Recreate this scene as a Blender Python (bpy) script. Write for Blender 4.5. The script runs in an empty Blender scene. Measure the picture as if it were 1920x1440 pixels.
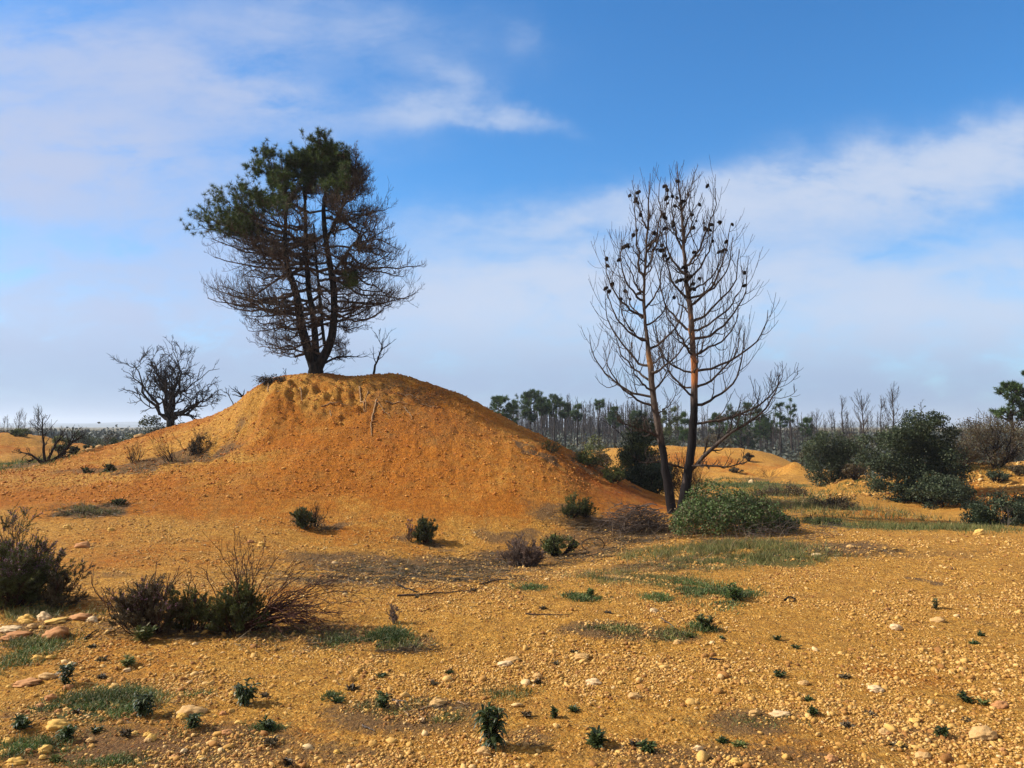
import bpy, math, time
import numpy as np
T0 = time.time()
C = bpy.context.scene.collection
rng = np.random.default_rng(7)

# ------------------------------------------------------------------ camera
F, CX, CY, HORIZON, EYE = 1450.0, 960.0, 720.0, 800.0, 1.6
PITCH = math.atan((HORIZON - CY) / F)
cam_data = bpy.data.cameras.new('camera')
cam_data.sensor_width = 36.0
cam_data.lens = 36.0 * F / 1920.0
cam_data.clip_start = 0.05
cam_data.clip_end = 20000
cam = bpy.data.objects.new('camera', cam_data)
C.objects.link(cam)
cam.location = (0, 0, EYE)
cam.rotation_euler = (math.pi / 2 + PITCH, 0, 0)
bpy.context.scene.camera = cam
vs = bpy.context.scene.view_settings
vs.view_transform = 'Standard'
vs.look = 'None'
vs.gamma = 1.0
vs.exposure = 0.77

# ------------------------------------------------------------------ sun and sky
SUN_EL = math.radians(36)
SUN_AZ = math.radians(-86)          # from +Y (view direction) clockwise; the sun stands to the left, a little behind
sd = (math.sin(SUN_AZ) * math.cos(SUN_EL), math.cos(SUN_AZ) * math.cos(SUN_EL), math.sin(SUN_EL))
sun_data = bpy.data.lights.new('sun', 'SUN')
sun_data.energy = 5.0
sun_data.angle = math.radians(1.2)
sun_data.color = (1.0, 0.94, 0.85)
sun = bpy.data.objects.new('sun', sun_data)
C.objects.link(sun)
from mathutils import Vector
sun.rotation_euler = Vector(sd).to_track_quat('Z', 'Y').to_euler()

W = bpy.data.worlds.new('World')
bpy.context.scene.world = W
W.use_nodes = True
wt = W.node_tree
wt.nodes.clear()


class NT:
    """small node-tree helper"""
    def __init__(s, nt): s.nt = nt
    def n(s, t, **kw):
        o = s.nt.nodes.new(t)
        for k, v in kw.items(): setattr(o, k, v)
        return o
    def put(s, sock, v):
        if hasattr(v, 'is_output') or isinstance(v, bpy.types.NodeSocket): s.nt.links.new(v, sock)
        elif v is not None:
            if isinstance(v, (tuple, list)) and len(v) == 3 and sock.type == 'RGBA': v = (*v, 1.0)
            sock.default_value = v
    def m(s, op, a, b=None, c=None, clamp=False):
        o = s.n('ShaderNodeMath', operation=op, use_clamp=clamp)
        s.put(o.inputs[0], a)
        if b is not None: s.put(o.inputs[1], b)
        if c is not None: s.put(o.inputs[2], c)
        return o.outputs[0]
    def mix(s, f, a, b, mode='MIX'):
        o = s.n('ShaderNodeMix', data_type='RGBA', blend_type=mode)
        s.put(o.inputs[0], f); s.put(o.inputs[6], a); s.put(o.inputs[7], b)
        return o.outputs[2]
    def noise(s, vec, scale, detail=4, rough=0.55, lac=2.0, dist=0.0):
        o = s.n('ShaderNodeTexNoise')
        if vec is not None: s.put(o.inputs['Vector'], vec)
        for k, v in (('Scale', scale), ('Detail', detail), ('Roughness', rough), ('Lacunarity', lac), ('Distortion', dist)):
            o.inputs[k].default_value = v
        return o.outputs['Fac']
    def sm(s, v, lo, hi, a=0.0, b=1.0):
        o = s.n('ShaderNodeMapRange', interpolation_type='SMOOTHSTEP')
        s.put(o.inputs[0], v)
        for i, q in enumerate((lo, hi, a, b)): o.inputs[i + 1].default_value = q
        return o.outputs[0]
    def ramp(s, v, stops):
        o = s.n('ShaderNodeValToRGB')
        s.put(o.inputs[0], v)
        e = o.color_ramp.elements
        while len(e) < len(stops): e.new(0.5)
        for i, (p, c) in enumerate(stops):
            e[i].position = p
            e[i].color = (*c, 1)
        return o.outputs[0]


w = NT(wt)
sky = w.n('ShaderNodeTexSky', sky_type='NISHITA')
sky.sun_disc = False
sky.sun_elevation = SUN_EL
sky.sun_rotation = SUN_AZ
sky.altitude = 700
sky.air_density = 1.0
sky.dust_density = 0.4
sky.ozone_density = 2.0
hs = w.n('ShaderNodeHueSaturation')
hs.inputs['Saturation'].default_value = 1.27
hs.inputs['Value'].default_value = 1.0
hs.inputs['Hue'].default_value = 0.495
w.put(hs.inputs['Color'], sky.outputs[0])
tc = w.n('ShaderNodeTexCoord')
sp = w.n('ShaderNodeSeparateXYZ')
w.put(sp.inputs[0], tc.outputs['Generated'])
ysafe = w.m('MAXIMUM', w.m('ABSOLUTE', sp.outputs[1]), 0.05)
U = w.m('DIVIDE', sp.outputs[0], ysafe)       # tangent of azimuth
V = w.m('DIVIDE', sp.outputs[2], ysafe)       # tangent of elevation
cb = w.n('ShaderNodeCombineXYZ')
w.put(cb.inputs[0], U); w.put(cb.inputs[1], V)
UV = cb.outputs[0]
# ragged edges: noise pushes the coordinates
nz1 = w.noise(UV, 5.0, 5, 0.6)
nz2 = w.noise(UV, 2.3, 4, 0.6)
mp = w.n('ShaderNodeMapping')
w.put(mp.inputs[0], UV)
mp.inputs['Location'].default_value = (3.1, 1.7, 0.4)
nz3 = w.noise(mp.outputs[0], 5.5, 5, 0.6)
U2 = w.m('ADD', U, w.m('MULTIPLY', w.m('SUBTRACT', nz1, 0.5), 0.22))
V2 = w.m('ADD', V, w.m('MULTIPLY', w.m('SUBTRACT', nz3, 0.5), 0.10))


def cloud_blob(px, py, rx, ry, deg, amp, soft=1.0):
    u0, v0 = (px - 960) / F, (800 - py) / F
    a, b = rx / F, ry / F
    ca, sa = math.cos(math.radians(deg)), math.sin(math.radians(deg))
    du, dv = w.m('SUBTRACT', U2, u0), w.m('SUBTRACT', V2, v0)
    p = w.m('MULTIPLY', w.m('ADD', w.m('MULTIPLY', du, ca), w.m('MULTIPLY', dv, sa)), 1 / a)
    q = w.m('MULTIPLY', w.m('SUBTRACT', w.m('MULTIPLY', dv, ca), w.m('MULTIPLY', du, sa)), 1 / b)
    r2 = w.m('ADD', w.m('MULTIPLY', p, p), w.m('MULTIPLY', q, q))
    g = w.m('POWER', 2.71828, w.m('MULTIPLY', r2, -1.0 * soft))
    return w.m('MULTIPLY', g, amp)


blobs = [(40, 90, 460, 100, -3, 0.50), (360, 160, 240, 60, -12, 0.42), (50, 280, 280, 80, -6, 1.9), (300, 420, 200, 60, -20, 0.25),
         (60, 560, 460, 110, 0, 0.75), (250, 640, 420, 80, 0, 0.35), (560, 25, 240, 55, -4, 0.26), (500, 190, 160, 40, -10, 0.25),
         (790, 190, 90, 34, 14, 0.42), (930, 218, 80, 16, -8, 0.42), (830, 130, 90, 36, -35, 0.15), (985, 60, 40, 40, -40, 0.08),
         (1750, 315, 420, 56, 9, 1.1), (1300, 375, 420, 40, 6, 0.62), (1950, 260, 230, 50, 14, 0.55),
         (1000, 530, 300, 44, 4, 0.95), (1550, 540, 700, 110, 2, 0.75), (850, 560, 250, 30, 2, 0.25), (1700, 600, 420, 60, 2, 0.25),
         (960, 690, 1600, 100, 0, 0.85), (960, 800, 3000, 110, 0, 1.4)]
tot = None
for b_ in blobs:
    g_ = cloud_blob(*b_)
    tot = g_ if tot is None else w.m('ADD', tot, g_)
# streaks inside the clouds
mp2 = w.n('ShaderNodeMapping')
w.put(mp2.inputs[0], UV)
mp2.inputs['Scale'].default_value = (2.2, 7.5, 1)
mp2.inputs['Rotation'].default_value = (0, 0, math.radians(-9))
st = w.noise(mp2.outputs[0], 1.6, 7, 0.58, 2.0, 0.5)
mp3 = w.n('ShaderNodeMapping')
w.put(mp3.inputs[0], UV)
mp3.inputs['Scale'].default_value = (3.4, 7.5, 1)
mp3.inputs['Rotation'].default_value = (0, 0, math.radians(14))
st2 = w.noise(mp3.outputs[0], 2.6, 6, 0.62, 2.0, 0.2)
tex = w.m('ADD', w.m('MULTIPLY', w.sm(st, 0.30, 0.70, 0.25, 1.55), 0.62), w.m('MULTIPLY', w.sm(st2, 0.32, 0.68, 0.0, 1.9), 0.38))
cl = w.m('MULTIPLY', tot, tex)
cl = w.m('SUBTRACT', 1.0, w.m('POWER', 2.71828, w.m('MULTIPLY', cl, -2.5)))
cloud_col = w.mix(w.sm(V, 0.02, 0.16), (2.8, 3.85, 6.1), w.mix(w.sm(U, -0.45, 0.0), (4.9, 5.6, 7.6), (5.8, 6.6, 8.2)))
clear = w.mix(1.0, hs.outputs[0], (1.0, 1.54, 1.87), 'MULTIPLY')
# added unseen white cloud, overhead and behind the photographer, to neutralise blue skylight
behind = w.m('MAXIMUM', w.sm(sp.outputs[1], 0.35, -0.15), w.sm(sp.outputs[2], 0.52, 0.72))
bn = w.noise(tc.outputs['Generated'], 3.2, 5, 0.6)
fill_cl = w.m('MULTIPLY', behind, w.sm(bn, 0.36, 0.58, 0.25, 1.0))
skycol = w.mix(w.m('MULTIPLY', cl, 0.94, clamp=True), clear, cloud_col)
skycol = w.mix(fill_cl, skycol, (6.6, 6.3, 6.0))
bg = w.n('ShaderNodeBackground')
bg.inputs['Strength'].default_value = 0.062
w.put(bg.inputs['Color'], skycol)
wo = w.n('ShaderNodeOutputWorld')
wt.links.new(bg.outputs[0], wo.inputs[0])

# ------------------------------------------------------------------ noise
_perm = np.random.default_rng(3).permutation(256)
_perm = np.concatenate([_perm, _perm, _perm])
def pn(x, y, seed=0):
    x = np.asarray(x, float) + seed * 17.13; y = np.asarray(y, float) + seed * 9.71
    xi = np.floor(x).astype(int); yi = np.floor(y).astype(int)
    xf = x - xi; yf = y - yi
    u = xf * xf * xf * (xf * (xf * 6 - 15) + 10); v = yf * yf * yf * (yf * (yf * 6 - 15) + 10)
    def g(ix, iy, dx, dy):
        h = _perm[_perm[ix & 255] + (iy & 255)] * (2 * np.pi / 256)
        return np.cos(h) * dx + np.sin(h) * dy
    a = g(xi, yi, xf, yf); b = g(xi + 1, yi, xf - 1, yf)
    c = g(xi, yi + 1, xf, yf - 1); d = g(xi + 1, yi + 1, xf - 1, yf - 1)
    return ((a + u * (b - a)) + v * ((c + u * (d - c)) - (a + u * (b - a)))) * 1.5
def fbm(x, y, octv=4, seed=0, gain=0.5):
    s = 0; a = 1.0
    for i in range(octv):
        s = s + a * pn(x * 2 ** i, y * 2 ** i, seed + i * 5); a *= gain
    return s
def sstep(v, a, b):
    t = np.clip((v - a) / (b - a), 0, 1)
    return t * t * (3 - 2 * t)

# ------------------------------------------------------------------ where things of the survey stand
def P(px, py, Y):
    """The point at depth Y (metres ahead of the photographer) seen in direction px, py."""
    a = (px - CX) / F; b = (CY - py) / F
    cp, s_ = math.cos(PITCH), math.sin(PITCH)
    dy, dz = cp - b * s_, s_ + b * cp
    t = Y / dy
    return np.array((a * t, Y, EYE + dz * t))

# ground survey: columns of (py, depth) or ('z', height, depth)
NEAR = [('z', 0, 1.0), ('z', 0, 2.0), ('z', 0, 3.5), ('z', 0, 5.5), ('z', 0.0, 8.0)]
BACK = [('z', -0.7, 30), ('z', -1.0, 50), ('z', -0.9, 90), ('z', -0.6, 160)]
cols = {
 -300: NEAR + [(985, 12), (950, 13.2), (915, 14.6), (890, 18), (870, 26), (830, 35), ('z', 0, 50), ('z', -.6, 90)],
 -120: NEAR + [(980, 12), (945, 13.2), (912, 14.5), (892, 18), (876, 25), (818, 35), ('z', 0, 50), ('z', -.6, 90)],
 0: NEAR + [(975, 12), (940, 13.2), (906, 14.5), (893, 17), (884, 20), (872, 27), (815, 35), ('z', 0, 50), ('z', -.6, 90)],
 60: [(886, 17.5), (878, 21), (866, 27), (813, 35)],
 100: NEAR + [(975, 12), (940, 13.2), (901, 14.8), (891, 16.5), (866, 20), (862, 27), (830, 35), ('z', -.2, 50)],
 150: [(890, 16.5), (850, 20.5), (849, 22.5), (850, 34)],
 200: NEAR + [(975, 12), (935, 13.3), (895, 15), (884, 16.8), (868, 18.5), (834, 21), ('z', .7, 24), ('z', -.2, 32), ('z', -.6, 50), ('z', -.6, 90)],
 300: [(980, 12), (930, 13.5), (884, 15.2), (875, 16.8), (852, 18.3), (807, 20.5), ('z', .9, 24), ('z', -.2, 30)],
 350: [(984, 12.2), (875, 15.4), (864, 16.6), (838, 18.3), (792, 20.5)],
 400: NEAR + [(985, 12.2), (920, 13.8), (864, 15.6), (849, 16.7), (820, 18.2), (776, 20.2), ('z', 1.1, 24), ('z', -.5, 30), ('z', -.9, 50)],
 440: [(985, 12.4), (905, 14.2), (843, 16.1), (815, 17.0), (790, 17.8), (757, 19.5)],
 470: [(985, 12.4), (895, 14.4), (826, 16.4), (795, 17.1), (735, 18.1), (731, 19.5), ('z', 1.9, 22)],
 500: [(985, 12.5), (890, 14.6), (812, 16.6), (765, 17.3), (722, 18.3), (717, 19.3), ('z', 1.9, 22), ('z', 0, 27)],
 545: [(985, 12.6), (880, 14.8), (800, 16.7), (742, 17.5), (708, 18.6), (705, 19.4)],
 600: NEAR + [(990, 12.7), (880, 14.9), (790, 16.8), (732, 17.7), (700, 18.9), (700, 19.6), ('z', 1.9, 22), ('z', -.2, 27), ('z', -.9, 50), ('z', -.9, 90)],
 655: [(990, 12.7), (790, 16.8), (735, 17.7), (709, 18.8)],
 705: [(1000, 12.6), (900, 14.6), (800, 16.6), (742, 17.6), (700, 18.7), (701, 19.3), ('z', 1.9, 22)],
 780: NEAR + [(1005, 12.6), (900, 14.6), (800, 16.6), (748, 17.7), (712, 18.7), ('z', 2.3, 20.5), ('z', -.3, 27), ('z', -1.0, 50)],
 860: [(1005, 12.7), (905, 14.6), (820, 16.3), (770, 17.5), (738, 18.5), ('z', 1.9, 20.5)],
 940: [(1005, 12.8), (920, 14.3), (850, 15.8), (808, 17.1), (781, 18.2), ('z', 1.4, 20.5), ('z', -.5, 26)],
 1020: NEAR + [(1005, 13), (940, 14.1), (882, 15.4), (848, 16.5), (826, 17.6), ('z', .7, 20), ('z', -.7, 26), (853, 60)],
 1060: [(1000, 13.1), (950, 14), (902, 15.1), (878, 16.2), (841, 18.6), ('z', .5, 20.5)],
 1100: [(990, 13.4), (955, 14.2), (922, 15.2), (898, 16.4), (859, 18.4), ('z', .2, 20.5), ('z', -.7, 26)],
 1150: [(985, 13.6), (962, 14.3), (946, 15.0), (916, 16.4), (886, 17.9), ('z', -.4, 21)],
 1200: NEAR + [(978, 14), (958, 15), (942, 16), (917, 17.4), ('z', -.6, 21), (905, 32), (838, 45), ('z', -.6, 55), ('z', -.9, 90)],
 1240: [(970, 14.5), (957, 15.5), (947, 16.6), ('z', -.5, 20)],
 1300: NEAR + [(1010, 12), (968, 14.6), (952, 16.5), (935, 20), (912, 27), (895, 36), (846, 43), ('z', -.6, 55), ('z', -.9, 90)],
 1400: NEAR + [(1032, 10), (1000, 12.5), (965, 15.5), (945, 19), (925, 24), (905, 30), (893, 36), (842, 43), ('z', -.6, 54), ('z', -.9, 90)],
 1450: [(896, 36), (851, 43)],
 1490: [(925, 24), (904, 31), (893, 33), (864, 36), (872, 42), ('z', -1, 54)],
 1530: [(925, 24), (905, 32), (896, 36), ('z', -1.2, 45)],
 1560: NEAR + [(1032, 10), (1002, 12), (978, 14), (955, 17.5), (935, 21), (915, 26), ('z', -.9, 34), ('z', -1, 54), ('z', -.9, 90)],
 1620: [(1000, 12), (985, 14), (965, 17.5), (950, 20), (925, 23), (897, 26), ('z', -.6, 31)],
 1680: [(1000, 12), (985, 14), (970, 18), (955, 20), (925, 23), (900, 26), ('z', -.6, 31)],
 1740: NEAR + [(1032, 10), (1000, 12), (985, 14), (970, 18), (960, 20), (925, 23.5), (895, 26), ('z', -.6, 32), ('z', -1, 54), ('z', -.9, 90)],
 1800: [(998, 12), (985, 14), (972, 17), (955, 19.5), (905, 23), (868, 25.5), ('z', -.2, 31)],
 1860: [(998, 12), (985, 14), (972, 17), (950, 19.5), (905, 22.5), (872, 25.5), ('z', .0, 31)],
 1930: NEAR + [(1032, 10), (998, 12), (985, 14), (972, 17), (940, 19.5), (900, 22.5), (870, 25.5), ('z', .1, 31), ('z', -.8, 54), ('z', -.9, 90)],
 2150: NEAR + [(1000, 12), (985, 14), (960, 17), (920, 20), (875, 25.5), ('z', .2, 31), ('z', -.8, 54), ('z', -.9, 90)],
}
pts = []
for px, lst in cols.items():
    for e in lst:
        if e[0] == 'z':
            Y = e[2]; pts.append(((px - CX) / F * Y, Y, e[1]))
        else:
            p = P(px, e[0], e[1]); pts.append(tuple(p))
for az in (-65, -50, 50, 65):
    for r, z in ((1, 0), (3, 0), (7, 0), (12, .05), (20, 0), (35, -.2), (60, -.6), (110, -.8)):
        pts.append((r * math.sin(math.radians(az)), r * math.cos(math.radians(az)), z))
for az in range(-65, 66, 13):
    for r, z in ((300, -.5), (900, 0.), (4000, 0.)):
        pts.append((r * math.sin(math.radians(az)), r * math.cos(math.radians(az)), z))
pts = np.array(pts)
st_ = np.stack([np.arctan2(pts[:, 0], pts[:, 1]), np.log(np.hypot(pts[:, 0], pts[:, 1]))], 1)
def tps(r2): return 0.5 * r2 * np.log(r2 + 1e-12)
N_ = len(st_)
A_ = np.zeros((N_ + 3, N_ + 3))
d2 = ((st_[:, None] - st_[None]) ** 2).sum(-1)
A_[:N_, :N_] = tps(d2) + np.eye(N_) * 2e-5
A_[:N_, N_] = 1; A_[:N_, N_ + 1:] = st_
A_[N_:, :N_] = A_[:N_, N_:].T
wgt = np.linalg.solve(A_, np.concatenate([pts[:, 2], np.zeros(3)]))
TH0, TH1, DT = math.radians(-66), math.radians(66), math.radians(0.2)
LR0, LR1, DL = math.log(0.8), math.log(5000), 0.0125
tg = np.arange(TH0, TH1 + DT, DT); lg = np.arange(LR0, LR1 + DL, DL)
Hg = np.zeros((len(lg), len(tg)))
for i in range(len(lg)):
    q = np.stack([tg, np.full_like(tg, lg[i])], 1)
    d2 = ((q[:, None] - st_[None]) ** 2).sum(-1)
    Hg[i] = tps(d2) @ wgt[:N_] + wgt[N_] + q @ wgt[N_ + 1:]

def base_h(x, y):
    x = np.asarray(x, float); y = np.asarray(y, float)
    th = np.arctan2(x, y); r = np.maximum(np.hypot(x, y), 0.81)
    lim = math.radians(65)
    side = sstep(np.abs(th), lim, math.radians(110))
    tc_ = (np.clip(th, -lim, lim) - TH0) / DT
    lr = (np.clip(np.log(r), LR0, LR1 - 2 * DL) - LR0) / DL
    i = np.clip(lr.astype(int), 0, len(lg) - 2); j = np.clip(tc_.astype(int), 0, len(tg) - 2)
    a = lr - i; b = tc_ - j
    h = (Hg[i, j] * (1 - a) + Hg[i + 1, j] * a) * (1 - b) + (Hg[i, j + 1] * (1 - a) + Hg[i + 1, j + 1] * a) * b
    return h * (1 - side)

def bump(x, y, cx, cy, rx, ry, hgt):
    return hgt * np.exp(-((x - cx) / rx) ** 2 - ((y - cy) / ry) ** 2)

def moundness(x, y):
    """1 on the spoil heaps, 0 on the gravel flat"""
    return sstep(base_h(x, y), 0.12, 0.7)

SM = P(1660, 968, 17.0)
def Hf(x, y):
    x = np.asarray(x, float); y = np.asarray(y, float)
    h = base_h(x, y)
    r = np.hypot(x, y)
    md = sstep(h, 0.15, 0.8) * sstep(r, 10, 13)
    near = 1 - sstep(r, 25, 60)
    h = h + 0.035 * fbm(x / 2.3, y / 2.3, 3, 1) * (0.4 + md) * (1 + sstep(r, 20, 60) * 3)
    h = h + near * 0.018 * fbm(x / .45, y / .45, 3, 9) * (0.55 + 0.9 * md)
    cl_ = fbm(x / .19, y / .10, 3, 21, .66)
    h = h + near * (0.007 + 0.012 * md) * cl_
    h = h + sstep(r, 22, 30) * near * .10 * fbm(x / 1.6, y / 1.6, 4, 90, .6)
    h = h - .26 * np.exp(-((x + 7.4) / 1.9) ** 2 - ((y - 16.9) / .65) ** 2) + .07 * np.exp(-((x + 7.2) / 2.4) ** 2 - ((y - 15.7) / .35) ** 2)
    # rain gullies and slump steps down the face
    gl = fbm(x / .42 + .3 * fbm(x, y, 2, 61), y / 2.6, 3, 62)
    h = h - md * near * .020 * np.abs(gl)
    h = h + np.exp(-((y - 17.2) / .75) ** 2) * .24 * (sstep(x, -5.72, -5.48) - sstep(x, -5.48, -4.5))
    # rills and torn hollows near the crown of the big heap
    crest = np.exp(-((x + 4.4) / 2.6) ** 2 - ((y - 17.7) / .8) ** 2)
    h = h + crest * (0.24 * -np.abs(fbm(x / .75, y / .5, 3, 33)) + .04 + 0.05 * fbm(x / .22, y / .22, 2, 44))
    face = np.exp(-((x + 5.9) / .55) ** 2 - ((y - 17.2) / .7) ** 2)
    h = h + face * .06 * fbm(x / .12, y / .8, 2, 12)
    h = h + bump(x, y, SM[0], SM[1], .55, .5, .17)
    h = h + bump(x, y, P(1545, 985, 15)[0], 15.0, .5, .25, .08)
    h = h + bump(x, y, P(100, 1170, 6)[0] - .1, 6.2, .45, .25, .05)
    return h

def H(x, y): return float(Hf(x, y))

def hit(px, py, y0=2.4, y1=160, occl=0):
    """Ground point that the survey direction px, py meets first."""
    Y = y0 * (y1 / y0) ** np.linspace(0, 1, 900)
    p1 = P(px, py, 1.0)
    x = p1[0] * Y; z = EYE + (p1[2] - EYE) * Y
    g = base_h(x, Y)
    w_ = np.nonzero(z <= g)[0]
    if len(w_) == 0: return None
    i = w_[0]
    return np.array((x[i], Y[i], H(x[i], Y[i])))

def on(px, Y):
    """ground point in column px at depth Y"""
    x = (px - CX) / F * Y
    return np.array((x, Y, H(x, Y)))

# ------------------------------------------------------------------ scene bookkeeping
def tag(o, label=None, cat=None, group=None, kind=None):
    if label: o['label'] = label
    if cat: o['category'] = cat
    if group: o['group'] = group
    if kind: o['kind'] = kind
    return o
def empty(name, loc, label, cat, group=None, rz=0.0, s=1.0):
    o = bpy.data.objects.new(name, None)
    C.objects.link(o)
    o.location = [float(q) for q in loc]; o.rotation_euler = (0, 0, rz); o.scale = (s, s, s)
    o.empty_display_size = 0.1
    return tag(o, label, cat, group)
def mesh_of(name, V, faces, mat=None, smooth=False):
    """faces: list of integer arrays (m, k)"""
    me = bpy.data.meshes.new(name)
    V = np.asarray(V, np.float32)
    me.vertices.add(len(V)); me.vertices.foreach_set('co', V.ravel())
    faces = [np.asarray(f, np.int32) for f in faces if len(f)]
    li = np.concatenate([f.ravel() for f in faces])
    tot_ = np.concatenate([np.full(len(f), f.shape[1], np.int32) for f in faces])
    start = np.concatenate([[0], np.cumsum(tot_)[:-1]]).astype(np.int32)
    me.loops.add(len(li)); me.loops.foreach_set('vertex_index', li)
    me.polygons.add(len(tot_)); me.polygons.foreach_set('loop_start', start)
    if smooth: me.polygons.foreach_set('use_smooth', np.ones(len(tot_), bool))
    me.update(calc_edges=True)
    if mat is not None: me.materials.append(mat)
    return me
def link(name, me, parent=None, loc=None):
    o = bpy.data.objects.new(name, me)
    C.objects.link(o)
    if parent is not None: o.parent = parent
    if loc is not None: o.location = [float(q) for q in loc]
    return o
def dup(root, loc, label=None, rz=0.0, s=1.0):
    r = root.copy(); C.objects.link(r)
    r.location = [float(q) for q in loc]; r.rotation_euler = (0, 0, rz)
    r.scale = (s, s, s) if np.isscalar(s) else s
    if label: r['label'] = label
    for ch in list(root.children):
        c = ch.copy(); C.objects.link(c); c.parent = r
        for g in list(ch.children):
            d = g.copy(); C.objects.link(d); d.parent = c
    return r

class Geo:
    def __init__(s): s.V = []; s.F = {}; s.n = 0
    def add(s, V, *faces):
        V = np.asarray(V, float).reshape(-1, 3)
        for f in faces:
            f = np.asarray(f)
            if len(f): s.F.setdefault(f.shape[1], []).append(f + s.n)
        s.V.append(V); s.n += len(V)
        return s
    def build(s, name, mat, parent=None, smooth=False, loc=None, origin=None):
        V = np.concatenate(s.V)
        if origin is not None: V = V - np.asarray(origin)
        return link(name, mesh_of(name, V, [np.concatenate(f) for f in s.F.values()], mat, smooth), parent, loc)
# ------------------------------------------------------------------ materials
def material(name, rough=0.9, spec=0.2):
    m = bpy.data.materials.new(name)
    m.use_nodes = True
    t = NT(m.node_tree)
    b = m.node_tree.nodes['Principled BSDF']
    b.inputs['Roughness'].default_value = rough
    b.inputs['Specular IOR Level'].default_value = spec
    return m, t, b
def objco(t):
    return t.n('ShaderNodeTexCoord').outputs['Object']
def bumped(t, b, h, dist, strength=1.0):
    o = t.n('ShaderNodeBump')
    o.inputs['Strength'].default_value = strength
    o.inputs['Distance'].default_value = dist
    t.put(o.inputs['Height'], h)
    t.put(b.inputs['Normal'], o.outputs[0])

def leaf_mat(name, stops, scale=3.0, trans=0.25, rough=0.6, clump=0.35):
    """leaf colours vary from leaf to leaf and clump to clump"""
    m, t, b = material(name, rough, 0.25)
    g = t.n('ShaderNodeNewGeometry')
    c = t.ramp(g.outputs['Random Per Island'], stops)
    pos = g.outputs['Position']
    n = t.noise(pos, scale, 2, 0.5)
    k = t.sm(n, 0.3, 0.7, 1 - clump, 1 + clump)
    mul = t.mix(1.0, c, t.n('ShaderNodeCombineColor').outputs[0], 'MULTIPLY')
    cc = mul.node.inputs[7].links[0].from_node
    for i in range(3): t.put(cc.inputs[i], k)
    t.put(b.inputs['Base Color'], mul)
    if trans:
        b.inputs['Transmission Weight'].default_value = 0
        tr = t.n('ShaderNodeBsdfTranslucent')
        t.put(tr.inputs[0], mul)
        mx = t.n('ShaderNodeMixShader')
        mx.inputs[0].default_value = trans
        out = m.node_tree.nodes['Material Output']
        t.nt.links.new(b.outputs[0], mx.inputs[1]); t.nt.links.new(tr.outputs[0], mx.inputs[2])
        t.nt.links.new(mx.outputs[0], out.inputs[0])
    return m

def bark_mat(name, c1, c2, scale=20, patches=None):
    m, t, b = material(name, 0.95, 0.1)
    co = objco(t)
    mp_ = t.n('ShaderNodeMapping'); t.put(mp_.inputs[0], co); mp_.inputs['Scale'].default_value = (1, 1, 0.28)
    n = t.noise(mp_.outputs[0], scale, 5, 0.65)
    col = t.mix(t.sm(n, 0.35, 0.68), c1, c2)
    if patches:
        n2 = t.noise(mp_.outputs[0], 7, 3, 0.6)
        for (z0, z1, pc, amt) in patches:
            sp_ = t.n('ShaderNodeSeparateXYZ'); t.put(sp_.inputs[0], co)
            lo = t.sm(sp_.outputs[2], z0 - .12, z0 + .12)
            hi = t.sm(sp_.outputs[2], z1 - .12, z1 + .12, 1, 0)
            k = t.m('MULTIPLY', t.m('MULTIPLY', lo, hi), t.sm(n2, 0.56 - amt * .3, 0.62 - amt * .25))
            col = t.mix(k, col, pc)
    t.put(b.inputs['Base Color'], col)
    bumped(t, b, n, 0.03, 0.9)
    return m

M = {}
M['charred'] = bark_mat('charred_bark', (0.006, 0.005, 0.005), (0.030, 0.025, 0.022), 22)
M['twig_brown'] = bark_mat('brown_twig_bark', (0.035, 0.022, 0.015), (0.10, 0.065, 0.045), 15)
M['twig_dark'] = bark_mat('dark_twig_bark', (0.010, 0.008, 0.007), (0.035, 0.026, 0.022), 15)
M['twig_grey'] = bark_mat('grey_twig_bark', (0.05, 0.04, 0.035), (0.14, 0.11, 0.09), 15)
M['twig_red'] = bark_mat('reddish_twig_bark', (0.030, 0.013, 0.010), (0.085, 0.038, 0.028), 15)
M['root'] = bark_mat('bleached_root', (0.20, 0.12, 0.06), (0.38, 0.24, 0.13), 25)
M['far_bark'] = bark_mat('far_bark', (0.018, 0.015, 0.014), (0.07, 0.055, 0.048), 5)
M['pine_trunk'] = bark_mat('scorched_pine_bark', (0.035, 0.026, 0.022), (0.12, 0.085, 0.07), 26,
                           [(-.5, 2.2, (0.012, 0.010, 0.010), 0.9), (2.55, 3.1, (0.36, 0.14, 0.05), .55), (3.5, 3.95, (0.34, 0.15, 0.06), .5), (4.9, 5.3, (0.25, 0.15, 0.09), .3)])
M['pine_trunk_slim'] = bark_mat('scorched_slim_bark', (0.040, 0.030, 0.025), (0.13, 0.095, 0.075), 26,
                           [(-.5, 1.5, (0.014, 0.011, 0.011), 0.9), (2.95, 3.2, (0.30, 0.16, 0.07), .4)])
M['cone'] = bark_mat('cone_scales', (0.010, 0.008, 0.007), (0.035, 0.025, 0.02), 60)
M['needles'] = leaf_mat('pine_needles', [(0, (0.022, 0.038, 0.009)), (.5, (0.042, 0.074, 0.013)), (1, (0.084, 0.110, 0.022))], 2.0)
M['needles_brown'] = leaf_mat('scorched_needles', [(0, (0.036, 0.022, 0.007)), (.6, (0.072, 0.042, 0.013)), (1, (0.042, 0.060, 0.013))], 2.0)
M['far_needles'] = leaf_mat('far_pine_needles', [(0, (0.024, 0.048, 0.013)), (.5, (0.046, 0.084, 0.021)), (1, (0.084, 0.120, 0.030))], 1.0)
M['holm'] = leaf_mat('holm_oak_leaves', [(0, (0.018, 0.028, 0.012)), (.5, (0.036, 0.052, 0.022)), (.85, (0.070, 0.085, 0.040)), (1, (0.11, 0.115, 0.06))], 1.8)
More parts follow.
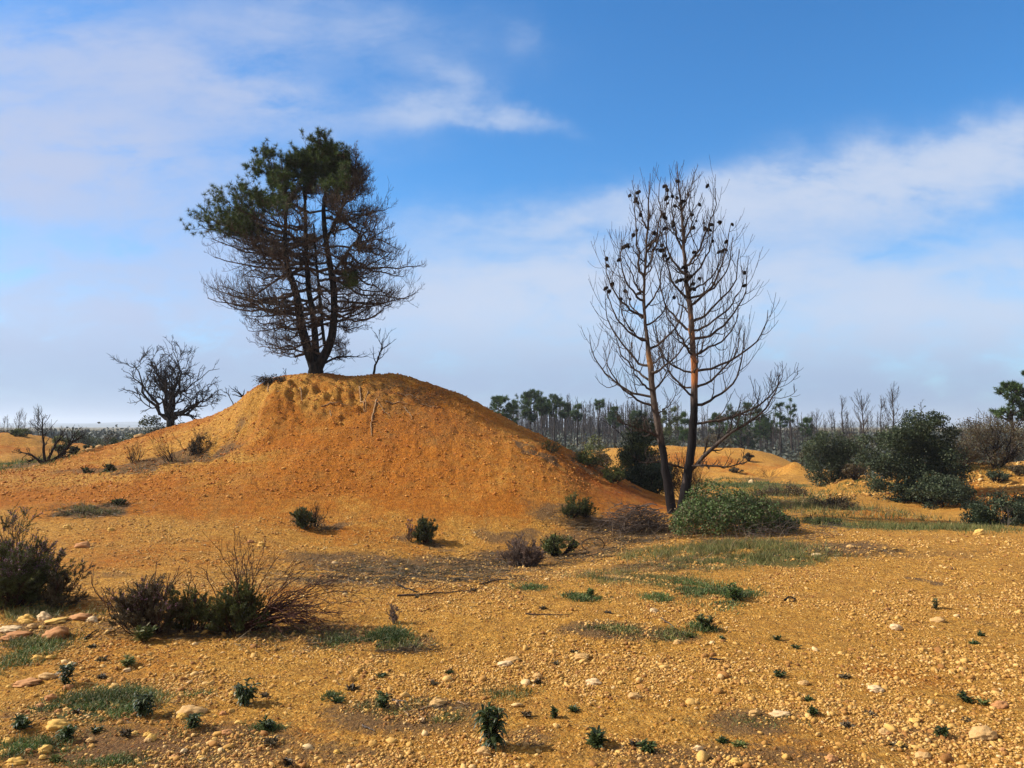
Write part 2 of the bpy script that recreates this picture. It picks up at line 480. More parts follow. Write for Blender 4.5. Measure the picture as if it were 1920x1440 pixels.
M['holm_olive'] = leaf_mat('olive_leaves', [(0, (0.036, 0.042, 0.014)), (.5, (0.078, 0.096, 0.022)), (1, (0.132, 0.144, 0.038))], 1.8)
M['holm_brown'] = leaf_mat('brown_leaves', [(0, (0.048, 0.031, 0.017)), (.5, (0.090, 0.060, 0.032)), (1, (0.102, 0.096, 0.038))], 1.8)
M['heather'] = leaf_mat('heather_sprigs', [(0, (0.030, 0.040, 0.010)), (.55, (0.070, 0.080, 0.020)), (1, (0.13, 0.13, 0.036))], 5.0)
M['heather_dull'] = leaf_mat('dull_heather_sprigs', [(0, (0.040, 0.028, 0.014)), (.5, (0.085, 0.064, 0.030)), (.8, (0.125, 0.088, 0.052)), (1, (0.11, 0.10, 0.035))], 5.0)
M['pink'] = leaf_mat('heather_flowers', [(0, (0.16, 0.065, 0.11)), (.6, (0.28, 0.13, 0.20)), (1, (0.38, 0.22, 0.30))], 5.0)
M['broom'] = leaf_mat('broom_green', [(0, (0.035, 0.045, 0.014)), (.5, (0.065, 0.085, 0.026)), (.8, (0.10, 0.11, 0.04)), (1, (0.16, 0.10, 0.05))], 5.0)
M['grass'] = leaf_mat('green_grass', [(0, (0.035, 0.060, 0.014)), (.5, (0.070, 0.115, 0.026)), (.75, (0.12, 0.15, 0.045)), (1, (0.26, 0.20, 0.08))], 4.0)
M['grass_dull'] = leaf_mat('dull_grass', [(0, (0.054, 0.072, 0.017)), (.4, (0.102, 0.126, 0.030)), (.7, (0.180, 0.144, 0.045)), (1, (0.312, 0.240, 0.083))], 4.0)
M['straw'] = leaf_mat('dry_stalks', [(0, (0.09, 0.055, 0.03)), (.5, (0.17, 0.11, 0.06)), (1, (0.32, 0.23, 0.13))], 4.0)
M['dry_grey'] = leaf_mat('dry_grey_sprigs', [(0, (0.10, 0.065, 0.050)), (.5, (0.19, 0.125, 0.095)), (1, (0.30, 0.21, 0.16))], 5.0)
M['bramble'] = leaf_mat('bramble_leaves', [(0, (0.034, 0.056, 0.014)), (.45, (0.068, 0.108, 0.028)), (.75, (0.12, 0.155, 0.048)), (.9, (0.13, 0.10, 0.05)), (1, (0.20, 0.15, 0.08))], 3.5)
M['weed'] = leaf_mat('weed_leaves', [(0, (0.024, 0.036, 0.012)), (.5, (0.048, 0.068, 0.020)), (1, (0.090, 0.105, 0.034))], 9.0, 0.3, 0.45)
M['dark_litter'] = leaf_mat('burnt_litter', [(0, (0.022, 0.014, 0.007)), (.5, (0.060, 0.040, 0.019)), (1, (0.144, 0.096, 0.041))], 5.0, 0)

def stone_mat(name, stops, isl=True):
    m, t, b = material(name, 0.85, 0.25)
    g = t.n('ShaderNodeNewGeometry')
    oi = t.n('ShaderNodeObjectInfo')
    c = t.ramp(g.outputs['Random Per Island'] if isl else oi.outputs['Random'], stops)
    n = t.noise(g.outputs['Position'], 55, 4, 0.7)
    c = t.mix(t.sm(n, 0.35, 0.75, 0, 0.6), c, (0.36, 0.18, 0.045))
    t.put(b.inputs['Base Color'], c)
    bumped(t, b, t.noise(g.outputs['Position'], 140, 3, 0.6), 0.004, 0.7)
    return m
M['pebble'] = stone_mat('ochre_pebbles', [(0, (0.15, 0.055, 0.014)), (.2, (0.27, 0.115, 0.026)), (.5, (0.42, 0.225, 0.050)), (.8, (0.53, 0.315, 0.088)), (.96, (0.56, 0.35, 0.12)), (1, (0.62, 0.44, 0.22))])
M['stone_y'] = stone_mat('yellow_stone', [(0, (0.54, 0.31, 0.06)), (1, (0.60, 0.37, 0.10))], False)
M['stone_g'] = stone_mat('pale_tan_stone', [(0, (0.42, 0.25, 0.09)), (1, (0.47, 0.29, 0.12))], False)
M['stone_w'] = stone_mat('whitish_stone', [(0, (0.55, 0.38, 0.20)), (1, (0.60, 0.44, 0.25))], False)
M['stone_r'] = stone_mat('rust_stone', [(0, (0.34, 0.14, 0.05)), (1, (0.42, 0.20, 0.08))], False)

# ground
def ground_material():
    m, t, b = material('ochre_gravel_ground', 0.95, 0.12)
    co = objco(t)
    at = lambda nm: (lambda o: (setattr(o, 'attribute_name', nm), o.outputs['Fac'])[1])(t.n('ShaderNodeAttribute'))
    red, litter, green, fine = at('red'), at('litter'), at('green'), at('mound')
    n1 = t.noise(co, 0.9, 4, 0.6); n2 = t.noise(co, 6, 4, 0.65); n3 = t.noise(co, 38, 3, 0.7)
    dn = t.n('ShaderNodeTexNoise'); t.put(dn.inputs['Vector'], co); dn.inputs['Scale'].default_value = 45; dn.inputs['Detail'].default_value = 3
    va = t.n('ShaderNodeVectorMath', operation='MULTIPLY_ADD'); t.put(va.inputs[0], dn.outputs['Color']); va.inputs[1].default_value = (.022, .022, .022); t.put(va.inputs[2], co)
    cod = va.outputs[0]
    vo = t.n('ShaderNodeTexVoronoi'); t.put(vo.inputs['Vector'], cod); vo.inputs['Scale'].default_value = 62; vo.inputs['Randomness'].default_value = 1
    vo2 = t.n('ShaderNodeTexVoronoi'); t.put(vo2.inputs['Vector'], cod); vo2.inputs['Scale'].default_value = 24
    yellow = t.ramp(vo.outputs['Color'], [(0, (0.27, 0.105, 0.016)), (.35, (0.42, 0.195, 0.029)), (.7, (0.54, 0.276, 0.050)), (1, (0.67, 0.40, 0.11))])
    orange = t.ramp(vo.outputs['Color'], [(0, (0.27, 0.074, 0.006)), (.4, (0.37, 0.114, 0.009)), (.8, (0.45, 0.165, 0.018)), (1, (0.54, 0.24, 0.042))])
    rk = t.m('ADD', red, t.m('MULTIPLY', t.m('SUBTRACT', n2, 0.5), 0.9))
    rk = t.m('ADD', rk, t.m('MULTIPLY', t.m('SUBTRACT', n1, 0.5), 1.5))
    c = t.mix(t.sm(rk, 0.12, 0.88), yellow, orange)
    deep = t.mix(0.0, (0.30, 0.074, 0.010), (0.30, 0.074, 0.010))
    c = t.mix(t.sm(rk, 0.95, 1.6, 0, 0.75), c, deep)
    # bare fine soil in patches
    n5 = t.noise(co, 1.7, 5, 0.7)
    c = t.mix(t.sm(n5, 0.48, 0.66, 0, 0.60), c, (0.37, 0.170, 0.034))
    # damp darker soil between the stones
    c = t.mix(t.sm(n3, 0.42, 0.66, 0.0, 0.22), c, (0.24, 0.090, 0.016))
    mo = t.noise(co, 11, 5, 0.85)
    kk = t.sm(mo, 0.32, 0.68, 0.68, 1.32)
    cc_ = t.n('ShaderNodeCombineColor')
    for i_ in range(3): t.put(cc_.inputs[i_], kk)
    c = t.mix(1.0, c, cc_.outputs[0], 'MULTIPLY')
    spk = t.noise(co, 17, 3, 0.8)
    c = t.mix(t.m('MULTIPLY', t.sm(spk, 0.60, 0.74, 0, .5), t.m('SUBTRACT', 1.0, litter)), c, (0.17, 0.075, 0.024))
    n4 = t.noise(co, 26, 4, 0.75)
    lk = t.m('ADD', litter, t.m('MULTIPLY', t.m('SUBTRACT', n4, 0.5), 1.1))
    c = t.mix(t.sm(lk, 0.24, 0.70, 0, 0.86), c, t.ramp(n3, [(0.3, (0.070, 0.038, 0.018)), (0.55, (0.155, 0.090, 0.042)), (0.75, (0.26, 0.16, 0.070))]))
    gk = t.m('ADD', green, t.m('MULTIPLY', t.m('SUBTRACT', n4, 0.5), 0.9))
    c = t.mix(t.sm(gk, 0.32, 0.72, 0, 0.85), c, t.ramp(n3, [(0.3, (0.030, 0.052, 0.018)), (0.6, (0.070, 0.098, 0.032)), (0.8, (0.13, 0.12, 0.05))]))
    t.put(b.inputs['Base Color'], c)
    h = t.m('ADD', t.m('MULTIPLY', vo.outputs['Distance'], -0.9), t.m('MULTIPLY', vo2.outputs['Distance'], -0.8))
    h = t.m('ADD', h, t.m('MULTIPLY', n3, 0.9)); h = t.m('ADD', h, t.m('MULTIPLY', t.noise(co, 90, 4, 0.8), 1.0))
    bumped(t, b, h, 0.026, 1.0)
    return m
M['ground'] = ground_material()

def blob_mask(x, y, blobs_, seed):
    """soft patches given as (px, py, rx, ry, strength) of the survey, laid on the ground with ragged edges"""
    out = np.zeros_like(x)
    rr0 = np.hypot(x, y); kk = np.clip(rr0 / 12, .35, 3)
    nx = x + .42 * kk * fbm(x / .8, y / .8, 3, seed); ny = y + .42 * kk * fbm(x / .8, y / .8, 3, seed + 50)
    for (px, py, rx, ry, s) in blobs_:
        c0 = hit(px, py)
        a, b = hit(px, py - ry), hit(px, py + ry)
        if c0 is None or b is None: continue
        ylen = max((c0[1] - b[1]), 0.12) if a is None or a[1] > c0[1] * 1.6 else max((a[1] - b[1]) / 2, 0.12)
        rr = rx / F * c0[1]
        ylen = min(ylen, rr * (2.2 if seed == 60 else .5) + .1)
        k = np.exp(-(((nx - c0[0]) / (rr * 1.25)) ** 2 + ((ny - c0[1]) / (ylen * 1.35)) ** 2) ** (1.0 if seed == 60 else 1.4))
        out = np.maximum(out, k * s)
    return out

RED = [(1350, 868, 50, 12, .9), (1440, 876, 60, 8, .7), (1270, 860, 40, 12, .8), (300, 1400, 400, 60, .5), (1300, 1400, 300, 50, .4), (1780, 1400, 160, 40, .4), (700, 860, 420, 110, .95), (300, 930, 330, 35, .95), (60, 930, 160, 28, .9), (900, 930, 200, 60, .75), (1120, 900, 70, 50, 1.6), (1190, 925, 70, 25, 1.6),
       (1060, 860, 50, 25, 1.2), (560, 780, 90, 60, .75), (780, 790, 120, 60, 1.0), (900, 800, 90, 40, .9), (250, 840, 110, 20, .6), (140, 870, 60, 14, .6),
       (300, 1035, 260, 40, .55), (700, 1010, 400, 30, .5), (500, 1130, 300, 40, .4), (60, 1050, 120, 25, .5), (220, 1250, 170, 60, .45), (180, 1130, 60, 25, .5), (520, 1120, 40, 20, .6),
       (1840, 935, 70, 30, 1.2), (1760, 930, 40, 20, .9), (1660, 970, 60, 10, .7), (1480, 980, 30, 8, .5), (1310, 970, 60, 20, .7), (1830, 1310, 40, 25, .6), (1690, 1265, 60, 20, .5)]
LITTER = [(790, 1066, 210, 28, 1.0), (690, 1086, 130, 24, .95), (950, 1045, 90, 16, .6), (1100, 1040, 120, 18, .55), (600, 1195, 120, 20, .7), (760, 1215, 60, 16, .8),
          (170, 960, 60, 14, .8), (1150, 1190, 90, 14, .7), (1250, 1190, 60, 12, .6), (1550, 1025, 120, 10, .7), (1700, 1035, 160, 7, .35), (1190, 1000, 130, 18, .8),
          (1080, 975, 60, 20, .6), (330, 870, 110, 14, .9), (290, 872, 60, 10, .9), (385, 862, 50, 12, .9), (350, 850, 40, 10, .6), (200, 880, 80, 8, .5), (60, 1190, 90, 30, .5), (1100, 1075, 120, 8, .4), (150, 1330, 110, 28, .5),
          (300, 1400, 300, 50, .55), (760, 1340, 130, 26, .6), (920, 1300, 50, 18, .35), (1000, 1390, 60, 12, .5), (1420, 1360, 110, 20, .55), (1350, 1420, 260, 34, .5), (1750, 1400, 160, 30, .4), (600, 1420, 200, 26, .45),
          (1000, 1120, 200, 14, .25), (590, 985, 60, 8, .6), (800, 1018, 50, 6, .6), (350, 1180, 170, 18, .5), (1510, 945, 90, 18, .9), (1600, 955, 60, 10, .6),
          (1390, 900, 90, 10, .5), (1250, 1060, 120, 14, .5), (1720, 1090, 14, 5, .6), (1450, 1080, 60, 8, .2), (800, 790, 200, 40, .3), (760, 740, 100, 20, .4),
          (1020, 850, 20, 12, .7), (1090, 870, 30, 12, .6), (1150, 890, 20, 10, .8), (200, 1080, 60, 12, .4), (60, 870, 60, 12, .6), (1850, 1170, 30, 8, .4), (980, 1010, 60, 10, .5)]
GREEN = [(1230, 1090, 110, 16, .75), (1300, 1110, 60, 20, .6), (1380, 1050, 120, 14, .8), (1150, 1095, 60, 8, .5), (1400, 910, 110, 18, .95), (1330, 940, 60, 25, .9),
         (1560, 1035, 70, 8, .5), (1700, 990, 140, 7, .9), (1820, 985, 80, 8, .7), (200, 1320, 100, 24, .8), (40, 1240, 60, 40, .5), (730, 1200, 50, 12, .6), (60, 1400, 120, 30, .4),
         (1470, 960, 60, 20, .5), (1560, 955, 60, 16, .5), (30, 868, 50, 12, .9), (1000, 1104, 30, 6, .5), (1080, 1125, 50, 8, .5), (1190, 900, 60, 20, .6), (1800, 870, 60, 10, .4),
         (1860, 890, 40, 10, .5), (1580, 915, 30, 8, .5)]

YELLOW = [(455, 768, 46, 40, .9), (400, 820, 60, 24, .7), (320, 835, 110, 16, .6), (600, 712, 110, 10, .5), (560, 745, 60, 16, .4), (200, 890, 150, 6, .8), (430, 858, 60, 10, .6), (640, 752, 60, 10, .35), (60, 820, 100, 20, .4)]
def build_ground():
    th_f = np.radians(np.arange(-43, 43.001, 0.072))
    th_l = np.radians(np.arange(43 + 1.5, 360 - 43 - 0.5, 1.5))
    th = np.concatenate([th_f, th_l])
    r = [0.9]
    while r[-1] < 4500:
        q = r[-1]
        r.append(q * (1.03 if q < 2.4 else 1.0042 if q < 21 else 1.008 if q < 50 else 1.03 if q < 300 else 1.2))
    r = np.array(r)
    R_, TT = np.meshgrid(r, th, indexing='ij')
    X, Y = (R_ * np.sin(TT)).ravel(), (R_ * np.cos(TT)).ravel()
    Z = Hf(X, Y)
    nr, nt_ = len(r), len(th)
    idx = np.arange(nr * nt_).reshape(nr, nt_)
    a = idx[:-1, :]; b = np.roll(idx, -1, 1)[:-1, :]; c = np.roll(idx, -1, 1)[1:, :]; d = idx[1:, :]
    quads = np.stack([a, b, c, d], -1).reshape(-1, 4)[:, ::-1]
    V = np.stack([X, Y, Z], 1)
    V = np.concatenate([V, [[0, 0, H(0, .9)]]])
    tri = np.stack([idx[0], np.roll(idx[0], -1), np.full(nt_, len(V) - 1)], 1)[:, ::-1]
    me = mesh_of('ground', V, [quads, tri], M['ground'], True)
    x, y = V[:, 0], V[:, 1]
    for nm, val in (('red', np.clip(np.maximum(blob_mask(x, y, RED, 60), .62 * moundness(x, y)) - blob_mask(x, y, YELLOW, 65), 0, 2)), ('litter', np.maximum(1.3 * blob_mask(x, y, LITTER, 70), .8 * sstep(np.hypot(x, y), 48, 62))), ('green', np.maximum(blob_mask(x, y, GREEN, 80), .55 * sstep(np.hypot(x, y), 55, 90))), ('mound', moundness(x, y))):
        at = me.attributes.new(nm, 'FLOAT', 'POINT')
        at.data.foreach_set('value', val.astype(np.float32))
    o = link('ground', me)
    tag(o, kind='structure')
    return o
build_ground()
print('ground', round(time.time() - T0, 1))
# ------------------------------------------------------------------ growing things
def nrm(v): return v / (np.linalg.norm(v, axis=-1, keepdims=True) + 1e-9)
def tubes(geo, Pn, R, k=4):
    m, n = Pn.shape[:2]
    if m == 0: return
    T = nrm(np.gradient(Pn, axis=1))
    mean = nrm(Pn[:, -1] - Pn[:, 0])
    ref = np.where(np.abs(mean[:, 2:3]) > .8, np.array([[1., 0, 0]]), np.array([[0, 0, 1.]]))[:, None]
    N = nrm(np.cross(T, np.broadcast_to(ref, T.shape))); B = np.cross(T, N)
    a = np.arange(k) * 2 * np.pi / k
    V = Pn[:, :, None] + R[:, :, None, None] * (np.cos(a)[None, None, :, None] * N[:, :, None] + np.sin(a)[None, None, :, None] * B[:, :, None])
    idx = np.arange(m * n * k).reshape(m, n, k)
    q = np.stack([idx[:, :-1], np.roll(idx, -1, 2)[:, :-1], np.roll(idx, -1, 2)[:, 1:], idx[:, 1:]], -1).reshape(-1, 4)
    geo.add(V.reshape(-1, 3), q)
def grow(start, d, L, n=6, bend=(0, 0, 0), wob=0.05, r0=.01, r1=.003, droop=None):
    start = np.atleast_2d(start); m = len(start)
    d = nrm(np.broadcast_to(d, (m, 3))); L = np.broadcast_to(L, (m,)).astype(float)
    t = np.linspace(0, 1, n)
    bend = np.broadcast_to(bend, (m, 3))
    w_ = rng.normal(size=(m, n, 3)).cumsum(1); w_ -= w_[:, :1]
    Pn = start[:, None] + L[:, None, None] * (d[:, None] * t[None, :, None] + bend[:, None] * (t ** 2)[None, :, None] + w_ * wob / math.sqrt(n))
    r0 = np.broadcast_to(r0, (m,)); r1 = np.broadcast_to(r1, (m,))
    R = r0[:, None] * (1 - t) + r1[:, None] * t
    return Pn, R
def along(Pn, t):
    m, n = Pn.shape[:2]
    f = np.clip(t, 0, .9999) * (n - 1); i = f.astype(int); a = (f - i)[..., None]
    r = np.arange(m)[:, None]
    p = Pn[r, i] * (1 - a) + Pn[r, i + 1] * a
    return p, nrm(Pn[r, i + 1] - Pn[r, i]), i
def sprout(Pn, R, cnt, t0=.2, t1=1, ang=(35, 65), ln=.4, taper=.5, n=5, bend=(0, 0, .3), wob=.05, flat=0., rr=.6, rmin=.002, lmin=0.0, even=False):
    m = len(Pn)
    if even: t = t0 + (t1 - t0) * (np.arange(cnt)[None] + rng.uniform(.1, .9, (m, cnt))) / cnt
    else: t = rng.uniform(t0, t1, (m, cnt))
    p, T, i = along(Pn, t)
    Lp = np.linalg.norm(np.diff(Pn, axis=1), axis=-1).sum(1)[:, None]
    v = rng.normal(size=p.shape); v[..., 2] *= (1 - flat)
    v -= (v * T).sum(-1, keepdims=True) * T; v = nrm(v)
    a = np.radians(rng.uniform(ang[0], ang[1], (m, cnt)))[..., None]
    d = np.cos(a) * T + np.sin(a) * v
    L = np.maximum(Lp * ln * (1 - taper * t) * rng.uniform(.55, 1.25, (m, cnt)), lmin)
    r0 = np.maximum(R[np.arange(m)[:, None], i] * rr, rmin * 1.3)
    return grow(p.reshape(-1, 3), d.reshape(-1, 3), L.ravel(), n, bend, wob, r0.ravel(), rmin)
def blades(geo, p, d, l, w, up_twist=True):
    """one thin triangle for each point"""
    p = np.asarray(p); m = len(p)
    s = nrm(np.cross(d, rng.normal(size=(m, 3))))
    l = np.broadcast_to(l, (m,))[:, None]; w = np.broadcast_to(w, (m,))[:, None]
    V = np.stack([p - s * w / 2, p + s * w / 2, p + d * l], 1)
    geo.add(V.reshape(-1, 3), np.arange(m * 3).reshape(m, 3))
def bent_blades(geo, p, d, l, w, sag):
    """grass blade or long leaf: widens, then bends down to a point"""
    p = np.asarray(p); m = len(p)
    l = np.broadcast_to(l, (m,))[:, None]; w = np.broadcast_to(w, (m,))[:, None]
    s = nrm(np.cross(d, np.array([0, 0, 1.]) + .5 * rng.normal(size=(m, 3))))
    dn = np.array([0, 0, -1.])
    m1 = p + d * l * .4; m2 = p + d * l * .75 + dn * l * sag * .35; tip = p + d * l + dn * l * sag
    V = np.stack([p - s * w * .3, p + s * w * .3, m1 - s * w * .5, m1 + s * w * .5, m2 - s * w * .36, m2 + s * w * .36, tip], 1)
    i = np.arange(m)[:, None] * 7
    geo.add(V.reshape(-1, 3), np.concatenate([i + [0, 1, 3, 2], i + [2, 3, 5, 4]]), i + [4, 5, 6])
def leaves(geo, p, size, aspect=.6, nd=None):
    p = np.asarray(p); m = len(p)
    a = nrm(rng.normal(size=(m, 3))) if nd is None else nrm(nd + .6 * rng.normal(size=(m, 3)))
    b = nrm(np.cross(a, rng.normal(size=(m, 3))))
    s = (np.broadcast_to(size, (m,)) * rng.uniform(.6, 1.3, m))[:, None]
    V = np.stack([p - a * s * .5, p + b * s * aspect * .5, p + a * s * .5, p - b * s * aspect * .5], 1)
    geo.add(V.reshape(-1, 3), np.arange(m * 4).reshape(m, 4))
def tufts(geo, p, d, k, l, w, spread=.75):
    m = len(p)
    dd = nrm(d[:, None] * .7 + spread * rng.normal(size=(m, k, 3))).reshape(-1, 3)
    pp = (np.repeat(p, k, 0) + dd * l * .05)
    blades(geo, pp, dd, l * rng.uniform(.6, 1.15, m * k), w)
def sprigs(geo, Pn, cnt, l, w, t0=.15, out=.8):
    m = len(Pn)
    t = rng.uniform(t0, 1, (m, cnt))
    p, T, i = along(Pn, t)
    d = nrm(T * .8 + out * rng.normal(size=p.shape) * .7)
    blades(geo, p.reshape(-1, 3), d.reshape(-1, 3), l * rng.uniform(.6, 1.2, m * cnt), w)
def stem_path(pxs, base, n=26):
    """pxs: (px, py, depth, half width in survey units)"""
    a = np.array([np.append(P(q[0], q[1], q[2]) - base, q[3] / F * q[2]) for q in pxs])
    s = np.concatenate([[0], np.cumsum(np.linalg.norm(np.diff(a[:, :3], axis=0), axis=1))])
    u = np.linspace(0, s[-1], n)
    o = np.stack([np.interp(u, s, a[:, i]) for i in range(4)], 1)
    for _ in range(2): o[1:-1] = .25 * o[:-2] + .5 * o[1:-1] + .25 * o[2:]
    o[1:-1, :3] += rng.normal(size=(n - 2, 3)) * .006
    return o[None, :, :3], o[None, :, 3]

# ------------------------------------------------------------------ the half-burnt pine on the crown of the heap
M['twig_sooty'] = bark_mat('sooty_twig_bark', (0.038, 0.029, 0.024), (0.125, 0.092, 0.070), 15)
def big_pine():
    Y = 19.0
    base = on(592, Y); base[2] -= .08
    root = empty('pine_tree', base, 'big half-burnt pine with green top standing on the crown of the orange mound', 'tree')
    g = Geo()
    b0 = P(592, 706, Y) - base
    st_l = stem_path([(588, 690, Y, 8.9), (578, 655, Y - .05, 8.9), (566, 620, Y - .1, 8.1), (561, 580, Y - .15, 7.4), (556, 545, Y - .2, 6.7), (543, 515, Y - .25, 5.5), (534, 480, Y - .3, 4.8), (535, 430, Y - .3, 3.7), (537, 380, Y - .3, 3.0), (536, 340, Y - .2, 1.9), (528, 305, Y, 0.9)], base)
    st_m = stem_path([(593, 690, Y + .05, 7.4), (592, 655, Y + .15, 6.7), (590, 610, Y + .25, 5.9), (581, 560, Y + .35, 5.2), (576, 510, Y + .4, 4.4), (573, 460, Y + .4, 3.7), (574, 410, Y + .4, 3.3), (570, 350, Y + .4, 2.2), (562, 300, Y + .4, 0.9)], base)
    st_r = stem_path([(597, 690, Y, 8.9), (610, 664, Y - .05, 8.9), (624, 635, Y - .1, 7.8), (627, 595, Y - .1, 6.7), (627, 550, Y - .1, 6.3), (620, 500, Y - .1, 5.5), (611, 455, Y, 4.8), (606, 410, Y, 4.4), (607, 370, Y, 3.3), (618, 320, Y, 2.2), (622, 300, Y, 0.9)], base)
    st_t = stem_path([(612, 660, Y + .2, 3.3), (605, 620, Y + .3, 3.0), (602, 580, Y + .35, 3.0), (597, 530, Y + .4, 2.6), (592, 480, Y + .5, 2.2), (588, 420, Y + .5, 1.5)], base)
    st_u = stem_path([(606, 462, Y, 3.3), (622, 430, Y + .1, 3.0), (640, 395, Y + .2, 2.4), (655, 350, Y + .3, 1.6), (672, 310, Y + .3, 0.9)], base)
    st_v = stem_path([(618, 520, Y, 2.4), (640, 490, Y - .2, 2.2), (662, 458, Y - .3, 1.8), (690, 430, Y - .4, 1.0)], base)
    n = 9
    tz = np.linspace(0, 1, n)
    tp = (b0 + np.array([0, 0, -.25]))[None] + np.array([0, 0, 1.])[None] * (tz * (.25 + 26 / F * Y))[:, None]
    tr = np.interp(tz, [0, .3, .6, 1], [.25, .20, .185, .165]); tr = tr * (1 + .03 * rng.normal(size=n))
    tubes(g, tp[None], tr[None], 14)
    g.build('trunk', M['charred'], root, True)
    stems = [st_l, st_m, st_r, st_t, st_u, st_v]
    for s in stems:
        gg = Geo(); tubes(gg, s[0], s[1], 10)
        gg.build('limb', M['charred'], root, True)
    # spread of the crown to the left and right at the height of the branch tips
    tab = np.array([(668, 100, 70), (650, 140, 60), (620, 140, 70), (590, 155, 125), (560, 200, 170), (540, 206, 195), (505, 185, 202), (470, 195, 175), (430, 225, 160), (405, 232, 158), (388, 215, 140), (372, 160, 130), (350, 118, 125), (325, 118, 115), (305, 130, 105), (290, 100, 75), (276, 50, 35)])
    zt = np.array([P(592, r[0], Y)[2] - base[2] for r in tab])[::-1]
    Lr, Rr = tab[::-1, 1] / F * Y, tab[::-1, 2] / F * Y
    order = np.argsort(zt); zt, Lr, Rr = zt[order], Lr[order], Rr[order]
    nb = 190
    zz = rng.uniform(zt[0], zt[-1], nb * 3)
    wz = np.interp(zz, zt, Lr + Rr) + 2.0; zz = zz[rng.uniform(0, wz.max(), nb * 3) < wz][:nb]
    zz = np.concatenate([zz, np.linspace(zt[0] * .25 + zt[-1] * .75, zt[-1], 34)])
    nb = len(zz)
    ph = rng.uniform(0, 2 * np.pi, nb)
    fr = rng.uniform(.70, 1.04, nb); fr[-34:] = rng.uniform(.1, .75, 34)
    l_, r_ = np.interp(zz, zt, Lr), np.interp(zz, zt, Rr)
    reach = np.where(np.cos(ph) < 0, l_, r_) * fr
    dep = (l_ + r_) / 2 * .62 * fr
    tip = np.stack([reach * np.cos(ph), dep * np.sin(ph), zz], 1)
    allp = np.concatenate([s[0][0][2:-2] for s in stems])
    start = []
    for i in range(nb):
        rise = (rng.uniform(-.35, .20) if tip[i, 2] < 3.4 else rng.uniform(.0, .40)) * np.hypot(tip[i, 0], tip[i, 1]) + .05
        want = max(tip[i, 2] - rise, .45)
        side = allp[:, 0] * np.sign(tip[i, 0]) * -.25
        c = np.abs(allp[:, 2] - want) * 3 + side + rng.uniform(0, .35, len(allp))
        start.append(allp[np.argmin(c)])
    start = np.array(start)
    t = np.linspace(0, 1, 12)[None, :, None]
    chord = tip - start
    lift = np.array([0, 0, 1.]) * (rng.uniform(-.16, .02, nb) * np.linalg.norm(chord, axis=1))[:, None]
    wv = rng.normal(size=(nb, 12, 3)).cumsum(1) * .042; wv -= wv[:, :1]
    Pb = start[:, None] + chord[:, None] * t + lift[:, None] * (4 * t * (1 - t)) * (1 - .4 * t) + wv * (1 - t * .3)
    Rb = (.010 + .012 * np.linalg.norm(chord, axis=1))[:, None] * (1 - .85 * np.linspace(0, 1, 12))[None] + .003
    g = Geo(); tubes(g, Pb, Rb, 5)
    P2, R2 = sprout(Pb, Rb, 13, .32, 1, (30, 75), .36, .55, 7, (0, 0, .30), .11, .3, .5, .0028, .15, True)
    tubes(g, P2, R2, 3)
    P3, R3 = sprout(P2, R2, 5, .1, 1, (30, 60), .5, .5, 5, (0, 0, .45), .08, 0, .7, .0024, .08, True)
    tubes(g, P3, R3, 3)
    P4, R4 = sprout(P3, R3, 2, .2, 1, (25, 55), .6, .4, 4, (0, 0, .5), .08, 0, .8, .0024, .05)
    tubes(g, P4, R4, 3)
    g.build('branches', M['twig_sooty'], root)
    # living needles: the top and the left shoulder
    tips = P3[:, -1]; dirs = nrm(P3[:, -1] - P3[:, -2])
    px = (tips[:, 0] + base[0]) / (tips[:, 1] + base[1]) * F + CX
    py = CY - F * np.tan(np.arctan2(tips[:, 2] + base[2] - EYE, tips[:, 1] + base[1]) - PITCH)
    jit = rng.normal(size=len(px)) * 12
    green = ((py < 335 + jit) & (px < 618 + jit)) | ((px < 470 + jit) & (py < 435 + jit * .6)) | ((px < 530 + jit) & (py < 385 + jit)) | ((px > 600) & (px < 650) & (py < 350 + jit) & (rng.uniform(size=len(px)) < .6)) | ((np.abs(px - 655) < 12) & (np.abs(py - 524) < 12) & (rng.uniform(size=len(px)) < .5)) 
    keep = green & (rng.uniform(size=len(px)) < .97)
    g = Geo(); tufts(g, tips[keep], dirs[keep], 38, .12, .010, .9)
    mids = P3[keep][:, 2]; tufts(g, mids, dirs[keep], 16, .11, .009)
    g.build('foliage', M['needles'], root)
    dead = (py < 470 + jit) & (px > 480) & (px < 680) & ~green & (rng.uniform(size=len(px)) < .5)
    g = Geo(); tufts(g, tips[dead], dirs[dead], 8, .09, .006)
    g.build('scorched_needles', M['needles_brown'], root)
    # low side branch and a few twigs at the foot
    g = Geo()
    s0 = P(606, 683, Y) - base
    Pa, Ra = stem_path([(606, 683, Y, 2.5), (625, 672, Y - .1, 2.2), (650, 665, Y - .2, 1.5), (672, 672, Y - .3, .8), (690, 668, Y - .3, .4)], base, 9)
    tubes(g, Pa, Ra, 5)
    Pc, Rc = sprout(Pa, Ra, 10, .2, 1, (20, 50), .4, .4, 6, (0, 0, .1), .1, .3, .5, .003)
    tubes(g, Pc, Rc, 3)
    Pd, Rd = sprout(Pc, Rc, 3, .2, 1, (20, 50), .4, .4, 4, (0, 0, .2), .1, .3, .5, .0026)
    tubes(g, Pd, Rd, 3)
    Pe, Re = grow(np.tile(P(605, 700, Y) - base, (4, 1)), np.array([[1, 0, .45], [1, -.2, .3], [1, .3, .1], [.8, -.3, .6]]), [.55, .45, .4, .4], 6, (0, 0, -.15), .1, .005, .002)
    tubes(g, Pe, Re, 3)
    Pf, Rf = sprout(Pe, Re, 4, .3, 1, (20, 50), .4, .4, 4, (0, 0, .2), .1, .3, .5, .0022)
    tubes(g, Pf, Rf, 3)
    g.build('low_branch', M['twig_dark'], root)
big_pine()
